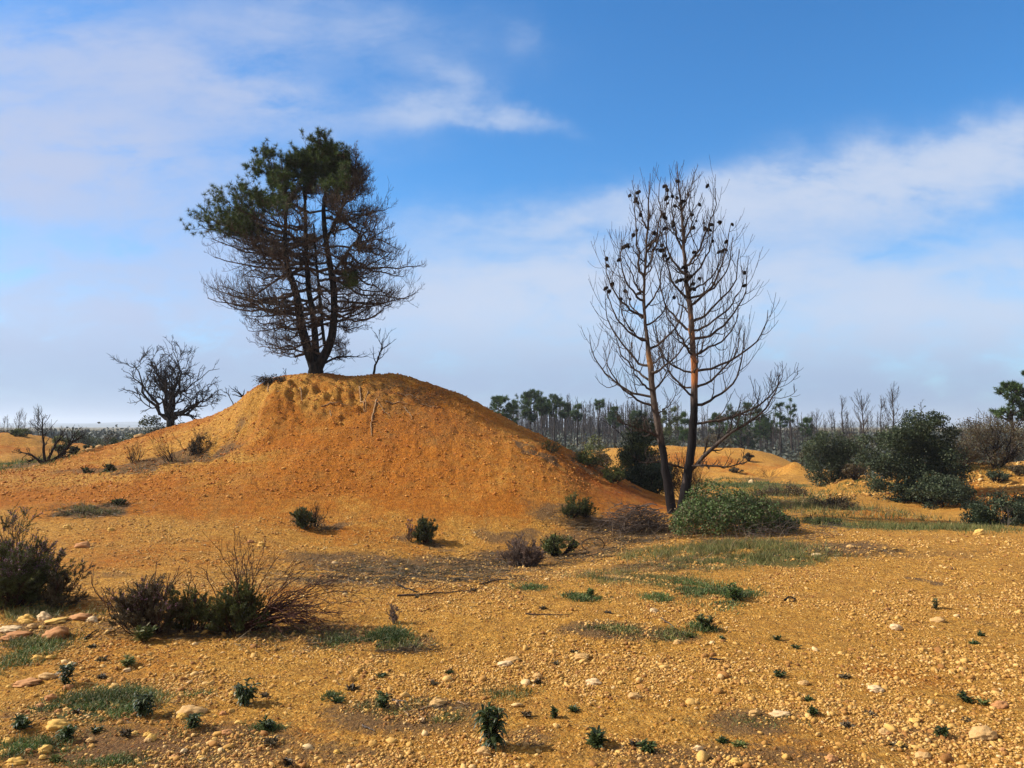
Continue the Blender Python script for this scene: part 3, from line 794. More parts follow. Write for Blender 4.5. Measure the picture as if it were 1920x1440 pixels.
print('pine', round(time.time() - T0, 1))

# ------------------------------------------------------------------ the two scorched pines with cones
def cone_mesh():
    nu, nv = 10, 9
    V = []
    for i in range(nv + 1):
        v = i / nv
        r = .030 * math.sin(math.pi * min(v * .92 + .06, 1)) ** .75
        for j in range(nu):
            a = 2 * math.pi * (j + .5 * (i % 2)) / nu
            q = r * (1.22 if i % 2 else .80)
            V.append((q * math.cos(a), q * math.sin(a), -.095 * v))
    V = np.array(V)
    idx = np.arange((nv + 1) * nu).reshape(nv + 1, nu)
    q = np.stack([idx[:-1], np.roll(idx, -1, 1)[:-1], np.roll(idx, -1, 1)[1:], idx[1:]], -1).reshape(-1, 4)
    return mesh_of('pine_cone', V, [q], M['cone'])
CONE = cone_mesh()

def cone_pine(label, Y, path, prim, mat, tab, ncone, zone, extra=None):
    base = on(path[0][0], Y); base[2] = P(path[0][0], path[0][1], Y)[2]
    root = empty('scorched_pine_tree', base, label, 'tree')
    g = Geo()
    S = stem_path(path, base, 44)
    tubes(g, S[0], S[1] * (1 + .05 * rng.normal(size=S[1].shape)), 12)
    g.build('trunk', M[mat], root, True)
    line = S[0][0]
    G = Geo()
    prims = []
    for (py0, dx, py1, dph) in prim:           # start height, sideways reach, tip height (survey), depth reach
        z0 = P(960, py0, Y)[2] - base[2]; z1 = P(960, py1, Y)[2] - base[2]
        i = np.argmin(np.abs(line[:, 2] - z0)); s = line[i]
        e = np.array([s[0] + dx * .95 / F * Y, s[1] + dph / F * Y, z1])
        prims.append((s, e, S[1][0][i]))
    s = np.array([q[0] for q in prims]); e = np.array([q[1] for q in prims])
    n = 14; t = np.linspace(0, 1, n)
    o = np.sin(t * np.pi / 2) ** 1.0
    up = t ** 1.75 * .82 + .18 * t
    hx = (e - s); hx[:, 2] = 0
    wv = rng.normal(size=(len(s), n, 3)).cumsum(1) * .021; wv -= wv[:, :1]
    Pp = s[:, None] + hx[:, None] * o[None, :, None] + np.array([0, 0, 1.]) * ((e - s)[:, 2][:, None] * up[None])[..., None] + wv
    L = np.linalg.norm(e - s, axis=1)
    Rp = (.008 + .0128 * L)[:, None] * (1 - .80 * t)[None]
    tubes(G, Pp, Rp, 6)
    P2, R2 = sprout(Pp, Rp, 8, .15, .97, (40, 70), .34, .45, 9, (0, 0, .85), .05, .55, .46, .0036, .14, True)
    tubes(G, P2, R2, 4)
    P3, R3 = sprout(P2, R2, 3, .12, .95, (35, 70), .45, .4, 7, (0, 0, .85), .04, .2, .55, .0027, .09, True)
    tubes(G, P3, R3, 3)
    # short shoots round the leader
    P4, R4 = sprout(S[0][:, 24:], S[1][:, 24:], 22, .05, .90, (30, 60), .13, .2, 8, (0, 0, .9), .03, 0, .35, .0032, .12)
    tubes(G, P4, R4, 3)
    if extra: extra(G, S, base)
    G.build('branches', M['twig_grey'] if False else M['twig_burnt'], root)
    # cones sit in bunches where shoots fork
    cand = np.concatenate([P2[:, 5], P2[:, 7], Pp[:, 9], Pp[:, 11], Pp[:, 12], Pp[:, 13], Pp[:, 13], P4[::4, 4]])
    py = CY - F * np.tan(np.arctan2(cand[:, 2] + base[2] - EYE, cand[:, 1] + base[1]) - PITCH)
    ok = cand[(py < zone) & (py > 318)]
    pick = ok[rng.choice(len(ok), min(ncone, len(ok)), replace=False)]
    for c in pick:
        for j in range(rng.integers(1, 4)):
            o_ = bpy.data.objects.new('pine_cone', CONE); C.objects.link(o_); o_.parent = root
            o_.location = [float(v) for v in c]
            o_.rotation_euler = (float(rng.uniform(.5, 1.2)), 0, float(rng.uniform(0, 6.28)))
            f = float(rng.uniform(.75, 1.15)); o_.scale = (f, f, f)
M['twig_burnt'] = bark_mat('burnt_twig_bark', (0.030, 0.023, 0.019), (0.095, 0.070, 0.056), 18)
def prim_list(lo, hi, n, left, right, rise):
    out = []
    for i in range(n):
        py0 = lo + (hi - lo) * (i + rng.uniform(.1, .9)) / n
        a = (i * 137.5 + rng.uniform(-20, 20)) * math.pi / 180
        r = (left if math.cos(a) < 0 else right)(py0) * rng.uniform(.72, 1.02)
        out.append((py0, r * math.cos(a), py0 - rise(py0) * rng.uniform(.8, 1.15) * (r / 100 + .12), r * .8 * math.sin(a)))
    return out
f_ = lambda xs, ys: (lambda v: float(np.interp(v, xs, ys)))
cone_pine('slimmer leaning scorched pine of the bare pair, its top full of dark cones', 15.0,
          [(1262, 975, 15, 9.2), (1256, 930, 15, 8.6), (1248, 880, 15, 7.9), (1240, 830, 15, 6.9), (1230, 780, 15, 6.3), (1223, 730, 15, 5.6), (1219, 690, 15, 5.3), (1214, 640, 15, 4.0), (1209, 600, 15, 2.8), (1207, 545, 15, 2.5), (1210, 490, 15, 2.1), (1214, 430, 15, 2.1), (1217, 380, 15, 1.3), (1219, 325, 15, 0.5)],
          [(762, -100, 650, -10), (748, -112, 628, 30), (735, -60, 650, -60), (735, 50, 640, 60), (690, -80, 560, 20), (640, -85, 520, -20), (600, -82, 470, 10), (560, -50, 430, -20), (520, -32, 355, 0), (500, 28, 380, 10), (650, 60, 540, -30), (705, 55, 600, -50), (585, 45, 460, 20), (470, 20, 345, -8), (430, -15, 340, 0)] +
          prim_list(775, 430, 12, f_([430, 520, 600, 700, 775], [20, 45, 80, 105, 110]), f_([430, 520, 600, 700, 775], [20, 35, 55, 60, 50]), f_([430, 600, 775], [130, 125, 95])),
          'pine_trunk_slim', None, 34, 560)
def low_limbs(G, S, base):
    for pts_ in ([(1293, 885, 15.6, 3.3), (1312, 862, 15.5, 4.5), (1345, 832, 15.4, 3.6), (1372, 808, 15.3, 3), (1410, 790, 15.2, 2.4), (1440, 765, 15.1, 1.8), (1462, 715, 15, 0.6)],
                 [(1303, 795, 15.6, 2.3), (1335, 790, 15.4, 3), (1370, 782, 15.3, 2.4), (1410, 770, 15.2, 2), (1445, 745, 15.2, 1.4), (1468, 705, 15.1, .6)],
                 [(1291, 872, 15.6, 2.0), (1330, 873, 15.2, 2.2), (1365, 877, 15.1, 1.6), (1400, 866, 15.0, 1)],
                 [(1291, 880, 15.6, 2.0), (1262, 872, 15.5, 2), (1235, 865, 15.4, 1.6), (1205, 868, 15.2, .8)],
                 [(1243, 825, 15.1, 3), (1215, 808, 14.9, 2.4), (1185, 800, 14.8, 1.2), (1160, 790, 14.8, .6)]):
        Pa, Ra = stem_path(pts_, base, 14)
        tubes(G, Pa, Ra, 6)
        Pb_, Rb_ = sprout(Pa, Ra, 20, .15, 1, (30, 70), .22, .3, 7, (0, 0, .45), .08, .2, .5, .0042, .15, True)
        tubes(G, Pb_, Rb_, 4)
        Pc_, Rc_ = sprout(Pb_, Rb_, 5, .15, 1, (30, 65), .42, .4, 5, (0, 0, .5), .08, 0, .6, .0034, .06)
        tubes(G, Pc_, Rc_, 3)
cone_pine('thicker straight scorched pine of the bare pair, orange bark showing on its trunk', 15.6,
          [(1278, 960, 15.6, 9.9), (1285, 920, 15.6, 9.2), (1293, 870, 15.6, 8.6), (1298, 820, 15.6, 7.9), (1301, 770, 15.6, 7.3), (1303, 720, 15.6, 6.6), (1301, 670, 15.6, 5.9), (1297, 620, 15.6, 5.6), (1294, 570, 15.6, 5.0), (1287, 530, 15.6, 4.0), (1283, 480, 15.6, 3.3), (1280, 430, 15.6, 2.8), (1276, 380, 15.6, 1.9), (1271, 345, 15.6, 1.3), (1269, 303, 15.6, 0.5)],
          [(735, 110, 620, 30), (700, 135, 590, -20), (665, 100, 570, 40), (640, 110, 500, -30), (610, 105, 468, 20), (580, 70, 430, -30), (560, 98, 430, 20), (525, 50, 400, -20), (500, 60, 345, 10), (460, 30, 345, 10), (470, -30, 345, -10), (520, -45, 380, 20), (560, -55, 430, -30), (620, -60, 480, 20), (660, -70, 540, -40), (700, -75, 600, 40), (740, -70, 640, -20), (410, -14, 330, 0), (400, 14, 330, 0), (440, 20, 340, -10)] +
          prim_list(760, 430, 13, f_([430, 520, 600, 700, 775], [25, 45, 60, 75, 70]), f_([430, 520, 600, 700, 775], [30, 75, 100, 125, 115]), f_([430, 600, 775], [125, 120, 95])),
          'pine_trunk', None, 46, 540, low_limbs)
print('cone pines', round(time.time() - T0, 1))

# ------------------------------------------------------------------ round bare tree and small bare saplings
def branching(root, mat, base_pts, spec, name='branches'):
    g = Geo(); Pn, R = base_pts
    tubes(g, Pn, R, 6)
    for s in spec:
        Pn, R = sprout(Pn, R, **s)
        tubes(g, Pn, R, 3)
    g.build(name, M[mat], root)
def bare_oak():
    Y = 27.0
    base = on(318, Y); ztop = P(318, 655, Y)[2]
    root = empty('bare_oak_tree', base, 'round-crowned leafless tree with black branches rising behind the left flank of the mound', 'tree')
    z = P(318, 800, Y)[2] - base[2]
    g = Geo()
    Pt, Rt = grow([[0, 0, -.2]], [0, 0, 1], z + .45, 6, (0, 0, 0), .03, .17, .13)
    tubes(g, Pt, Rt, 10); g.build('trunk', M['charred'], root, True)
    top = Pt[0, -1]
    n = 14
    az = np.arange(n) * 2.4 + rng.uniform(-.3, .3, n); el = np.radians(25 + 60 * (np.arange(n) * .618 % 1))
    d = np.stack([np.cos(az) * np.cos(el), np.sin(az) * np.cos(el) * .8, np.sin(el)], 1)
    L = np.where(el < .7, 1.45, 1.75) * rng.uniform(.85, 1.1, n)
    Pn, R = grow(np.tile(top, (n, 1)) - [0, 0, .1], d, L, 9, (0, 0, .15), .16, .070, .012)
    branching(root, 'twig_dark', (Pn, R), [dict(cnt=7, t0=.28, ang=(25, 58), ln=.55, n=7, bend=(0, 0, .10), wob=.18, rr=.6, rmin=.009),
                                         dict(cnt=6, t0=.2, ang=(25, 60), ln=.5, n=5, bend=(0, 0, .12), wob=.12, rr=.7, rmin=.007),
                                         dict(cnt=3, t0=.2, ang=(22, 50), ln=.5, n=4, bend=(0, 0, .1), wob=.1, rr=.8, rmin=.005, lmin=.12)])
bare_oak()

def sapling(name, px, py, Y, tip_px, tip_py, label, mat='twig_dark', r=.02, cnt=8, ln=.45, cat='sapling'):
    base = on(px, Y)
    root = empty(name, base, label, cat)
    e = P(tip_px, tip_py, Y) - base
    g = Geo()
    Pn, R = grow([[0, 0, -.05]], e, np.linalg.norm(e), 9, (0, 0, 0), .05, r, .004)
    tubes(g, Pn, R, 6); g.build('stem', M[mat], root)
    g = Geo()
    P2, R2 = sprout(Pn, R, cnt, .3, .95, (25, 50), ln, .4, 6, (0, 0, .25), .08, .3, .6, .004); tubes(g, P2, R2, 3)
    P3, R3 = sprout(P2, R2, 3, .2, .95, (25, 50), .45, .4, 4, (0, 0, .25), .08, .3, .6, .003); tubes(g, P3, R3, 3)
    g.build('twigs', M[mat], root)
sapling('dead_sapling', 699, 700, 19.0, 722, 625, 'thin leaning dead sapling on the mound crest just right of the big pine', r=.035, cnt=11, ln=.6)
sapling('dead_sapling', 440, 757, 19.6, 424, 722, 'wispy dead twig on the skyline left of the root clump', r=.015, cnt=5, ln=.4)
sapling('dead_sapling', 537, 712, 19.0, 536, 692, 'tiny upright dry twig on the crest left of the big pine', r=.01, cnt=4, ln=.6)
sapling('dead_sapling', 760, 713, 18.9, 758, 706, 'stubby burnt twig on the crest well right of the dead sapling', r=.012, cnt=3, ln=.6)
# ------------------------------------------------------------------ far woods
def snag_proto(h, nb, spread, label, group, branchy=False):
    root = empty('bare_pine_tree', (0, 0, -50), label, 'tree', group)
    g = Geo()
    Pt, Rt = grow([[0, 0, -.1]], [rng.uniform(-.04, .04), 0, 1], h, 9, (0, 0, 0), .015, .085, .02)
    tubes(g, Pt, Rt, 5); g.build('trunk', M['far_bark'], root)
    g = Geo()
    P2, R2 = sprout(Pt, Rt, nb, .25, .98, (30, 60), spread, .65, 5, (0, 0, .45), .06, .1, .4, .011, .25); tubes(g, P2, R2, 3)
    P3, R3 = sprout(P2, R2, 3 if branchy else 2, .2, .95, (30, 55), .45, .4, 4, (0, 0, .4), .06, .1, .6, .008, .15); tubes(g, P3, R3, 3)
    g.build('crown', M['far_bark'], root)
    return root
SN = [snag_proto(6.0, 16, .13, 'bare burnt pine pole in the far wood between mound and twin pines', 'bare burnt pines of the far wood'),
      snag_proto(6.8, 22, .16, 'bare burnt pine pole in the far wood between mound and twin pines', 'bare burnt pines of the far wood'),
      snag_proto(5.2, 12, .12, 'bare burnt pine pole in the far wood between mound and twin pines', 'bare burnt pines of the far wood'),
      snag_proto(6.2, 30, .22, 'bare burnt pine pole in the far wood between mound and twin pines', 'bare burnt pines of the far wood', True),
      snag_proto(5.8, 36, .30, 'bare burnt pine pole in the far wood between mound and twin pines', 'bare burnt pines of the far wood', True)]
used = [0] * len(SN)
def snag(k, px, Y, top_py, label=None, group=None, s_xy=None):
    b = on(px, Y); b[2] -= .05
    hp = (6.0, 6.8, 5.2, 6.2, 5.8)[k]
    s = (P(px, top_py, Y)[2] - b[2]) / hp
    if used[k] == 0:
        r = SN[k]; r.location = [float(v) for v in b]; r.scale = (s, s, s); used[k] = 1
        if label: r['label'] = label
    else:
        r = dup(SN[k], b, label, float(rng.uniform(0, 6.28)), (s_xy or s, s_xy or s, s))
    if group: r['group'] = group
    r.rotation_euler[0] = float(rng.normal() * .05); r.rotation_euler[1] = float(rng.normal() * .05)
    return r
GA = 'bare burnt pines of the far wood'
LA = 'bare burnt pine pole in the far wood between mound and twin pines'
for i in range(150):
    px = rng.uniform(985, 1330)
    snag(rng.choice([0, 0, 1, 2, 3]), px, rng.uniform(85, 130), rng.uniform(745, 798) - 12 * math.exp(-((px - 1070) / 60) ** 2), LA, GA)
LB = 'bare grey tree of the far wood right of the twin pines'
for i in range(80):
    px = rng.uniform(1330, 1600)
    snag(rng.choice([0, 2, 3, 4]), px, rng.uniform(60, 115), rng.uniform(765, 808), LB, 'grey bare trees far right')
for px, top, Y in ((1458, 762, 70), (1484, 755, 72), (1497, 775, 74), (1445, 775, 76)):
    snag(3, px, Y, top, 'tall sooty bare tree standing beyond the yellow far heaps', 'sooty trees beyond the far heaps')
snag(3, 1577, 52, 742, 'slender bare tree rising behind the rounder small holm oak bush')
snag(4, 1620, 48, 738, 'tall dark bare tree between the small and the large holm oak bush')
snag(3, 1642, 50, 742, 'bare tree touching the left edge of the large holm oak bush')
snag(4, 1672, 54, 724, 'tallest fan-shaped bare tree above the large holm oak bush')
snag(2, 1724, 56, 752, 'small bare tip showing above the top of the large holm oak bush')
for px, top in ((1800, 800), (1826, 790), (1856, 770), (1868, 775)):
    snag(4, px, 50, top, 'thin bare tree behind the brown bush at the right edge', 'bare trees behind the brown bush')
snag(4, 75, 50, 762, 'largest fan-shaped bare tree at the far left beyond the low yellow heap')
LL = 'thin bare tree on the left skyline beyond the low yellow heap'
for px, top in ((5, 782), (20, 778), (32, 768), (45, 775), (58, 785), (92, 788), (104, 795), (150, 800), (158, 806), (163, 800), (118, 800), (-10, 776), (128, 808), (40, 790), (-30, 780), (-50, 785)):
    snag(rng.choice([3, 4]), px, rng.uniform(48, 60), top, LL, 'bare trees on the left skyline')

def canopy_pine(px, Y, top_py, bottom_py, half_px, label, dens=1.0, mat='far_needles', n=None, needle=.26):
    """pine whose needles sit in clumps at the branch ends, bare trunk below"""
    b = on(px, Y); b[2] -= .05
    root = empty('green_pine_tree', b, label, 'tree')
    zt = P(px, top_py, Y)[2] - b[2]; zb = P(px, bottom_py, Y)[2] - b[2]; hw = half_px / F * Y
    g = Geo(); Pt, Rt = grow([[0, 0, -.1]], [0, 0, 1], zt * .97, 10, (0, 0, 0), .02, .016 * zt + .02, .03)
    tubes(g, Pt, Rt, 7); g.build('trunk', M['far_bark'], root)
    nb = n or 34
    zz = rng.uniform(zb, zt * .98, nb)
    k = np.clip((zz - zb) / (zt - zb), 0, 1)
    w_ = hw * np.sin(np.pi * np.clip(k * .78 + .18, 0, 1)) ** .7 * rng.uniform(.45, 1.05, nb)
    az = np.arange(nb) * 2.4
    s = np.stack([np.zeros(nb), np.zeros(nb), zz - w_ * .45], 1)
    e = np.stack([w_ * np.cos(az), w_ * np.sin(az), zz], 1)
    g = Geo(); Pn, R = grow(s, e - s, np.linalg.norm(e - s, axis=1), 6, (0, 0, .12), .06, .035, .012); tubes(g, Pn, R, 4)
    P2, R2 = sprout(Pn, R, 6, .3, 1, (25, 60), .45, .4, 4, (0, 0, .3), .08, .2, .6, .008, .1); tubes(g, P2, R2, 3)
    g.build('branches', M['far_bark'], root)
    g = Geo()
    tp = np.concatenate([P2[:, -1], P2[:, 2], Pn[:, -1]]); td = np.concatenate([nrm(P2[:, -1] - P2[:, 0])] * 2 + [nrm(Pn[:, -1] - Pn[:, 0])])
    m = rng.uniform(size=len(tp)) < dens
    tufts(g, tp[m], td[m], 26, needle, .03, .9)
    g.build('foliage', M[mat], root)
canopy_pine(938, 62, 745, 800, 26, 'dense dark green pine peeping over the right shoulder of the mound', 1.0)
canopy_pine(962, 66, 752, 800, 12, 'narrow green pine squeezed beside the dense pine at the mound shoulder', .8, n=18)
canopy_pine(995, 72, 732, 788, 27, 'tallest broad green pine of the far wood', 1.0, n=44)
canopy_pine(1038, 74, 740, 778, 19, 'green pine with a flat lopsided top right of the tallest far pine', .9, n=26)
canopy_pine(1082, 70, 756, 788, 14, 'small loose-crowned pine standing between burnt poles', .55, n=20)
canopy_pine(1124, 74, 747, 766, 12, 'pine with a single small tuft at its tip above burnt poles', .6, n=10)
canopy_pine(1390, 62, 757, 838, 40, 'dark rounded pine behind the yellow heap right of the twin pines', .8, n=34)
canopy_pine(1462, 64, 750, 800, 16, 'open tufted pine over the right end of the yellow heap', .4, n=16)
canopy_pine(1484, 66, 748, 790, 9, 'slim pine with one dark knob on top near the open tufted pine', .5, n=9)
canopy_pine(1255, 62, 765, 815, 22, 'rusty-topped pine seen between the twin trunks', .7, n=18, mat='holm_olive')
canopy_pine(1283, 60, 775, 830, 14, 'dark green pine close behind the thicker twin trunk', .8, n=16)
for i, (px, top, bot, hw, d_, lb) in enumerate(((1016, 746, 782, 13, .9, 'small green pine between the tallest and the lopsided far pines'), (1058, 754, 782, 12, .7, 'thin-topped green pine right of the lopsided far pine'), (1152, 764, 800, 13, .7, 'sparse green pine above the tall bush behind the slimmer twin'),
        (1196, 770, 806, 18, .8, 'low dark pine just left of the slimmer twin trunk'), (1342, 776, 812, 16, .7, 'low dull pine right of the thicker twin trunk'), (1424, 766, 812, 16, .8, 'dark pine right of the rounded pine behind the heap'), (1512, 782, 815, 13, .6, 'small pine left of the small holm oak bush'), (1437, 784, 822, 20, .9, 'low bushy pine under the open tufted pine'))):
    canopy_pine(px, 70 + 3 * (i % 4), top, bot, hw, lb, d_, n=int(14 + hw))
canopy_pine(1893, 36, 716, 790, 30, 'open pine with round needle tufts cut by the right edge', .8, n=26, needle=.17)
canopy_pine(1925, 36, 698, 790, 26, 'taller tufted pine half outside the right edge', .8, n=26, needle=.17)
print('far wood', round(time.time() - T0, 1))

# ------------------------------------------------------------------ bushes
def bush(name, px, Y, top_py, half_px, label, cat='bush', mat='holm', n=9000, leaf=.062, depth=.8, K=46, base_py=None, group=None, low=.0, lop=0., stick=0, clump=.26, squash=1.0, lobes=None):
    b = on(px, Y)
    if base_py: b[2] = min(b[2], P(px, base_py, Y)[2])
    root = empty(name, b, label, cat, group)
    h = P(px, top_py, Y)[2] - b[2]; hw = half_px / F * Y; hd = hw * depth
    c = []
    while len(c) < K:
        v = rng.normal(size=3); v /= np.linalg.norm(v); v *= rng.uniform(.35, 1) ** .5
        if v[2] > -.97 + low: c.append(v)
    c = np.array(c)
    if lobes:
        lb = np.array(lobes)[rng.integers(0, len(lobes), K)]
        c = c * lb[:, 2:3] + np.stack([lb[:, 0], np.zeros(K), lb[:, 1] * 2 - 1], 1)
    rad = clump * rng.uniform(.65, 1.35, K)
    f = 1 - rad * .55
    wob_ = 1 + .14 * np.sin(3 * np.arctan2(c[:, 1], c[:, 0]) + rng.uniform(0, 6))
    cen = np.stack([c[:, 0] * hw * f * wob_ + lop * c[:, 2] * hw, c[:, 1] * hd * f * wob_, (c[:, 2] * f * .5 + .5) * h * 1.0], 1)
    m = n // K
    v = nrm(rng.normal(size=(K, m, 3))) * (rng.uniform(.1, 1, (K, m, 1)) ** .45)
    p = cen[:, None] + v * (rad * (hw + h * .5) * .5 * 1.15)[:, None, None] * np.array([1.1, 1.1, .8 * squash])
    p = p.reshape(-1, 3)
    stray = rng.uniform(size=len(p)) < .05
    p[stray] += rng.normal(size=(stray.sum(), 3)) * .045 * h
    gz = Hf(p[:, 0] + b[0], p[:, 1] + b[1]) - b[2]
    p = p[p[:, 2] > gz - .02]
    g = Geo(); leaves(g, p, leaf, .55)
    g.build('foliage', M[mat], root)
    g = Geo()
    ns = 10
    az = rng.uniform(0, 6.28, ns)
    s = np.zeros((ns, 3)); s[:, 2] = -.1
    e = cen[rng.choice(K, ns, replace=False)] * (.85 if lobes else .95)
    Pn, R = grow(s, e - s, np.linalg.norm(e - s, axis=1), 6, (0, 0, .05), .06, .02 + .012 * h, .008); tubes(g, Pn, R, 4)
    P2, R2 = sprout(Pn, R, 5 + stick, .4, 1, (25, 60), .32 if lobes else .5, .3, 5, (0, 0, .2), .08, .1, .6, .006); tubes(g, P2, R2, 3)
    g.build('stems', M['twig_dark'], root)
    return root
bush('holm_oak_bush', 1716, 21.5, 768, 100, 'largest dark holm oak bush, rounded with a broad leafy skirt on the rocky bank', n=46000, K=170, base_py=962, clump=.17, depth=.75, lobes=[(-.55, .60, .48), (-.05, .80, .44), (.35, .76, .46), (.62, .52, .44), (.6, .28, .42), (-.45, .32, .45), (-.05, .34, .52), (.2, .12, .42)])
bush('holm_oak_bush', 1765, 20.5, 880, 62, 'lower leafy lobe spilling from the right foot of the largest holm oak', n=8000, K=40, base_py=965, clump=.26)
bush('holm_oak_bush', 1555, 27, 796, 70, 'round small holm oak bush standing left of the largest one', n=20000, K=95, base_py=914, clump=.20, lobes=[(-.38, .50, .58), (.1, .70, .52), (.42, .58, .5), (.4, .3, .5), (-.1, .25, .6)])
bush('holm_oak_bush', 1862, 24.0, 770, 70, 'brownish sparse bush on top of the bank at the right', mat='holm_brown', n=12000, leaf=.045, K=50, stick=6, base_py=872)
bush('holm_oak_bush', 1800, 24.5, 835, 40, 'low purplish brown bush wedged right of the largest holm oak', mat='holm_brown', n=5000, leaf=.045, K=30, stick=3)
bush('holm_oak_bush', 1862, 14.2, 925, 62, 'dark green bush with pale bare twigs low at the right edge', mat='holm', n=12000, leaf=.04, K=50, base_py=1000, stick=2)
bush('holm_oak_bush', 1940, 14.6, 915, 50, 'dark green bush cut off by the right edge', mat='holm', n=7000, leaf=.04, K=36, base_py=1000)
bush('holm_oak_bush', 1208, 19.5, 772, 48, 'tall dark evergreen bush behind the slimmer twin pine', n=12000, K=55, base_py=925, stick=4, leaf=.055)
bush('holm_oak_bush', 1222, 18.6, 862, 62, 'low dark evergreen bush spreading at the right foot of the mound', n=11000, K=50, base_py=938, leaf=.05)
bush('holm_oak_bush', 1190, 19.2, 820, 42, 'ragged grey-green bush leaning over the mound flank', n=6000, K=34, stick=8, leaf=.045, mat='holm_olive', base_py=915)
bush('olive_bush', 1115, 27, 808, 26, 'brownish olive bush on the skyline of the mound flank', mat='holm_olive', n=5000, K=30, leaf=.06, base_py=870)
bush('olive_bush', 1128, 25, 835, 16, 'small rusty bush just below the brownish olive bush', mat='holm_brown', n=2000, K=16, leaf=.05)
bush('olive_bush', 1078, 29, 828, 24, 'low green bush peeping over the mound flank near the far wood', mat='holm', n=3500, K=24, leaf=.06)
bush('olive_bush', 290, 26.2, 768, 26, 'dark leafy bush at the foot of the round leafless tree', mat='holm', n=5500, K=30, leaf=.055, base_py=815)
bush('olive_bush', 345, 25.8, 780, 16, 'small leafy bush right of the foot of the round leafless tree', mat='holm', n=1800, K=18, leaf=.055, base_py=800)
bush('olive_bush', 205, 25, 820, 26, 'low dark bush on the left skyline short of the leafless tree', mat='holm', n=2500, K=20, leaf=.05)
bush('olive_bush', 250, 25, 812, 30, 'scrubby bush on the skyline left of the leafless tree', mat='holm_olive', n=2500, K=20, leaf=.05, stick=3)
bush('olive_bush', 175, 24, 832, 16, 'dark round shrub low on the left skyline', mat='holm', n=1600, K=14, leaf=.05)
bush('olive_bush', 141, 22.5, 836, 12, 'small green shrub on the edge of the left slope', mat='holm', n=1400, K=12, leaf=.045)
bush('olive_bush', 115, 33, 815, 22, 'olive shrub beside the low yellow heap at the far left', mat='holm_olive', n=2500, K=20, leaf=.06)
bush('low_scrub', 10, 45, 802, 40, 'dark thicket behind the low yellow heap at the far left edge', mat='holm_brown', n=2500, K=20, leaf=.08)
bush('low_scrub', 150, 44, 806, 45, 'dark thicket between the low yellow heap and the left slope', mat='holm', n=3000, K=24, leaf=.08)
bush('low_scrub', 225, 46, 808, 40, 'dim thicket on the skyline behind the left slope', mat='holm_brown', n=2500, K=20, leaf=.08)
bush('olive_bush', 36, 34, 803, 20, 'dull shrub on top of the low yellow heap at the far left', mat='holm_olive', n=2000, K=16, leaf=.06)
bush('olive_bush', 170, 16.3, 871, 12, 'small green tuft bush in the hollow, left of its twin', mat='broom', n=1600, K=14, leaf=.03)
bush('olive_bush', 209, 16.3, 866, 12, 'small green tuft bush in the hollow, right of its twin', mat='broom', n=1600, K=14, leaf=.03)
bush('olive_bush', 229, 13.0, 935, 15, 'dark green ball bush at the right end of the dry brush on the front slope', mat='broom', n=3500, K=18, leaf=.022)
bush('olive_bush', 1046, 11.7, 1003, 38, 'low olive-green bush between the pale dry shrub and the brush pile', mat='holm_olive', n=5000, K=30, leaf=.024, base_py=1030)
bush('low_scrub', 1462, 22, 908, 66, 'grey-purple scrub behind the bramble mound', mat='holm_brown', n=7000, K=36, leaf=.04, base_py=950)
bush('low_scrub', 1560, 18, 930, 62, 'grey-brown scrub right of the bramble mound', mat='holm_brown', n=7000, K=36, leaf=.035, base_py=972)
bush('low_scrub', 1535, 13.6, 972, 42, 'flat olive scrub in front of the small orange heap', mat='holm_olive', n=4500, K=30, leaf=.025)
bush('low_scrub', 1600, 26, 855, 22, 'dark scrub between the two holm oak bushes', mat='holm_brown', n=2500, K=18, leaf=.05)
bush('low_scrub', 1402, 40, 848, 12, 'dark scrub patch on the face of the yellow far heap', mat='holm_brown', n=1200, K=10, leaf=.07)
bush('low_scrub', 1378, 37, 878, 16, 'dark scrub at the foot of the yellow far heap', mat='holm_brown', n=1500, K=12, leaf=.06)
bush('low_scrub', 1515, 44, 830, 22, 'brown scrub beyond the small yellow cone heap', mat='holm_brown', n=1800, K=14, leaf=.07)
bush('low_scrub', 1230, 50, 812, 60, 'dark thicket under the far wood behind the slimmer twin pine', mat='holm', n=3000, K=24, leaf=.1)
bush('low_scrub', 1330, 52, 815, 60, 'dark thicket under the far wood behind the thicker twin pine', mat='holm_brown', n=3000, K=24, leaf=.1)
bush('low_scrub', 1575, 56, 812, 55, 'dark thicket on the far plain beyond the small holm oak bush', mat='holm_brown', n=3000, K=24, leaf=.1)
bush('low_scrub', 1680, 24.2, 912, 16, 'small green shrub on the rocky bank below the largest holm oak', mat='holm', n=1200, K=10, leaf=.045)
bush('low_scrub', 1865, 22.5, 882, 26, 'small green shrub on the rocky bank at the right', mat='holm', n=1800, K=14, leaf=.045)
bush('low_scrub', 1905, 23, 872, 26, 'dark shrub on the bank top at the right edge', mat='holm_brown', n=1800, K=14, leaf=.045)
print('bushes', round(time.time() - T0, 1))

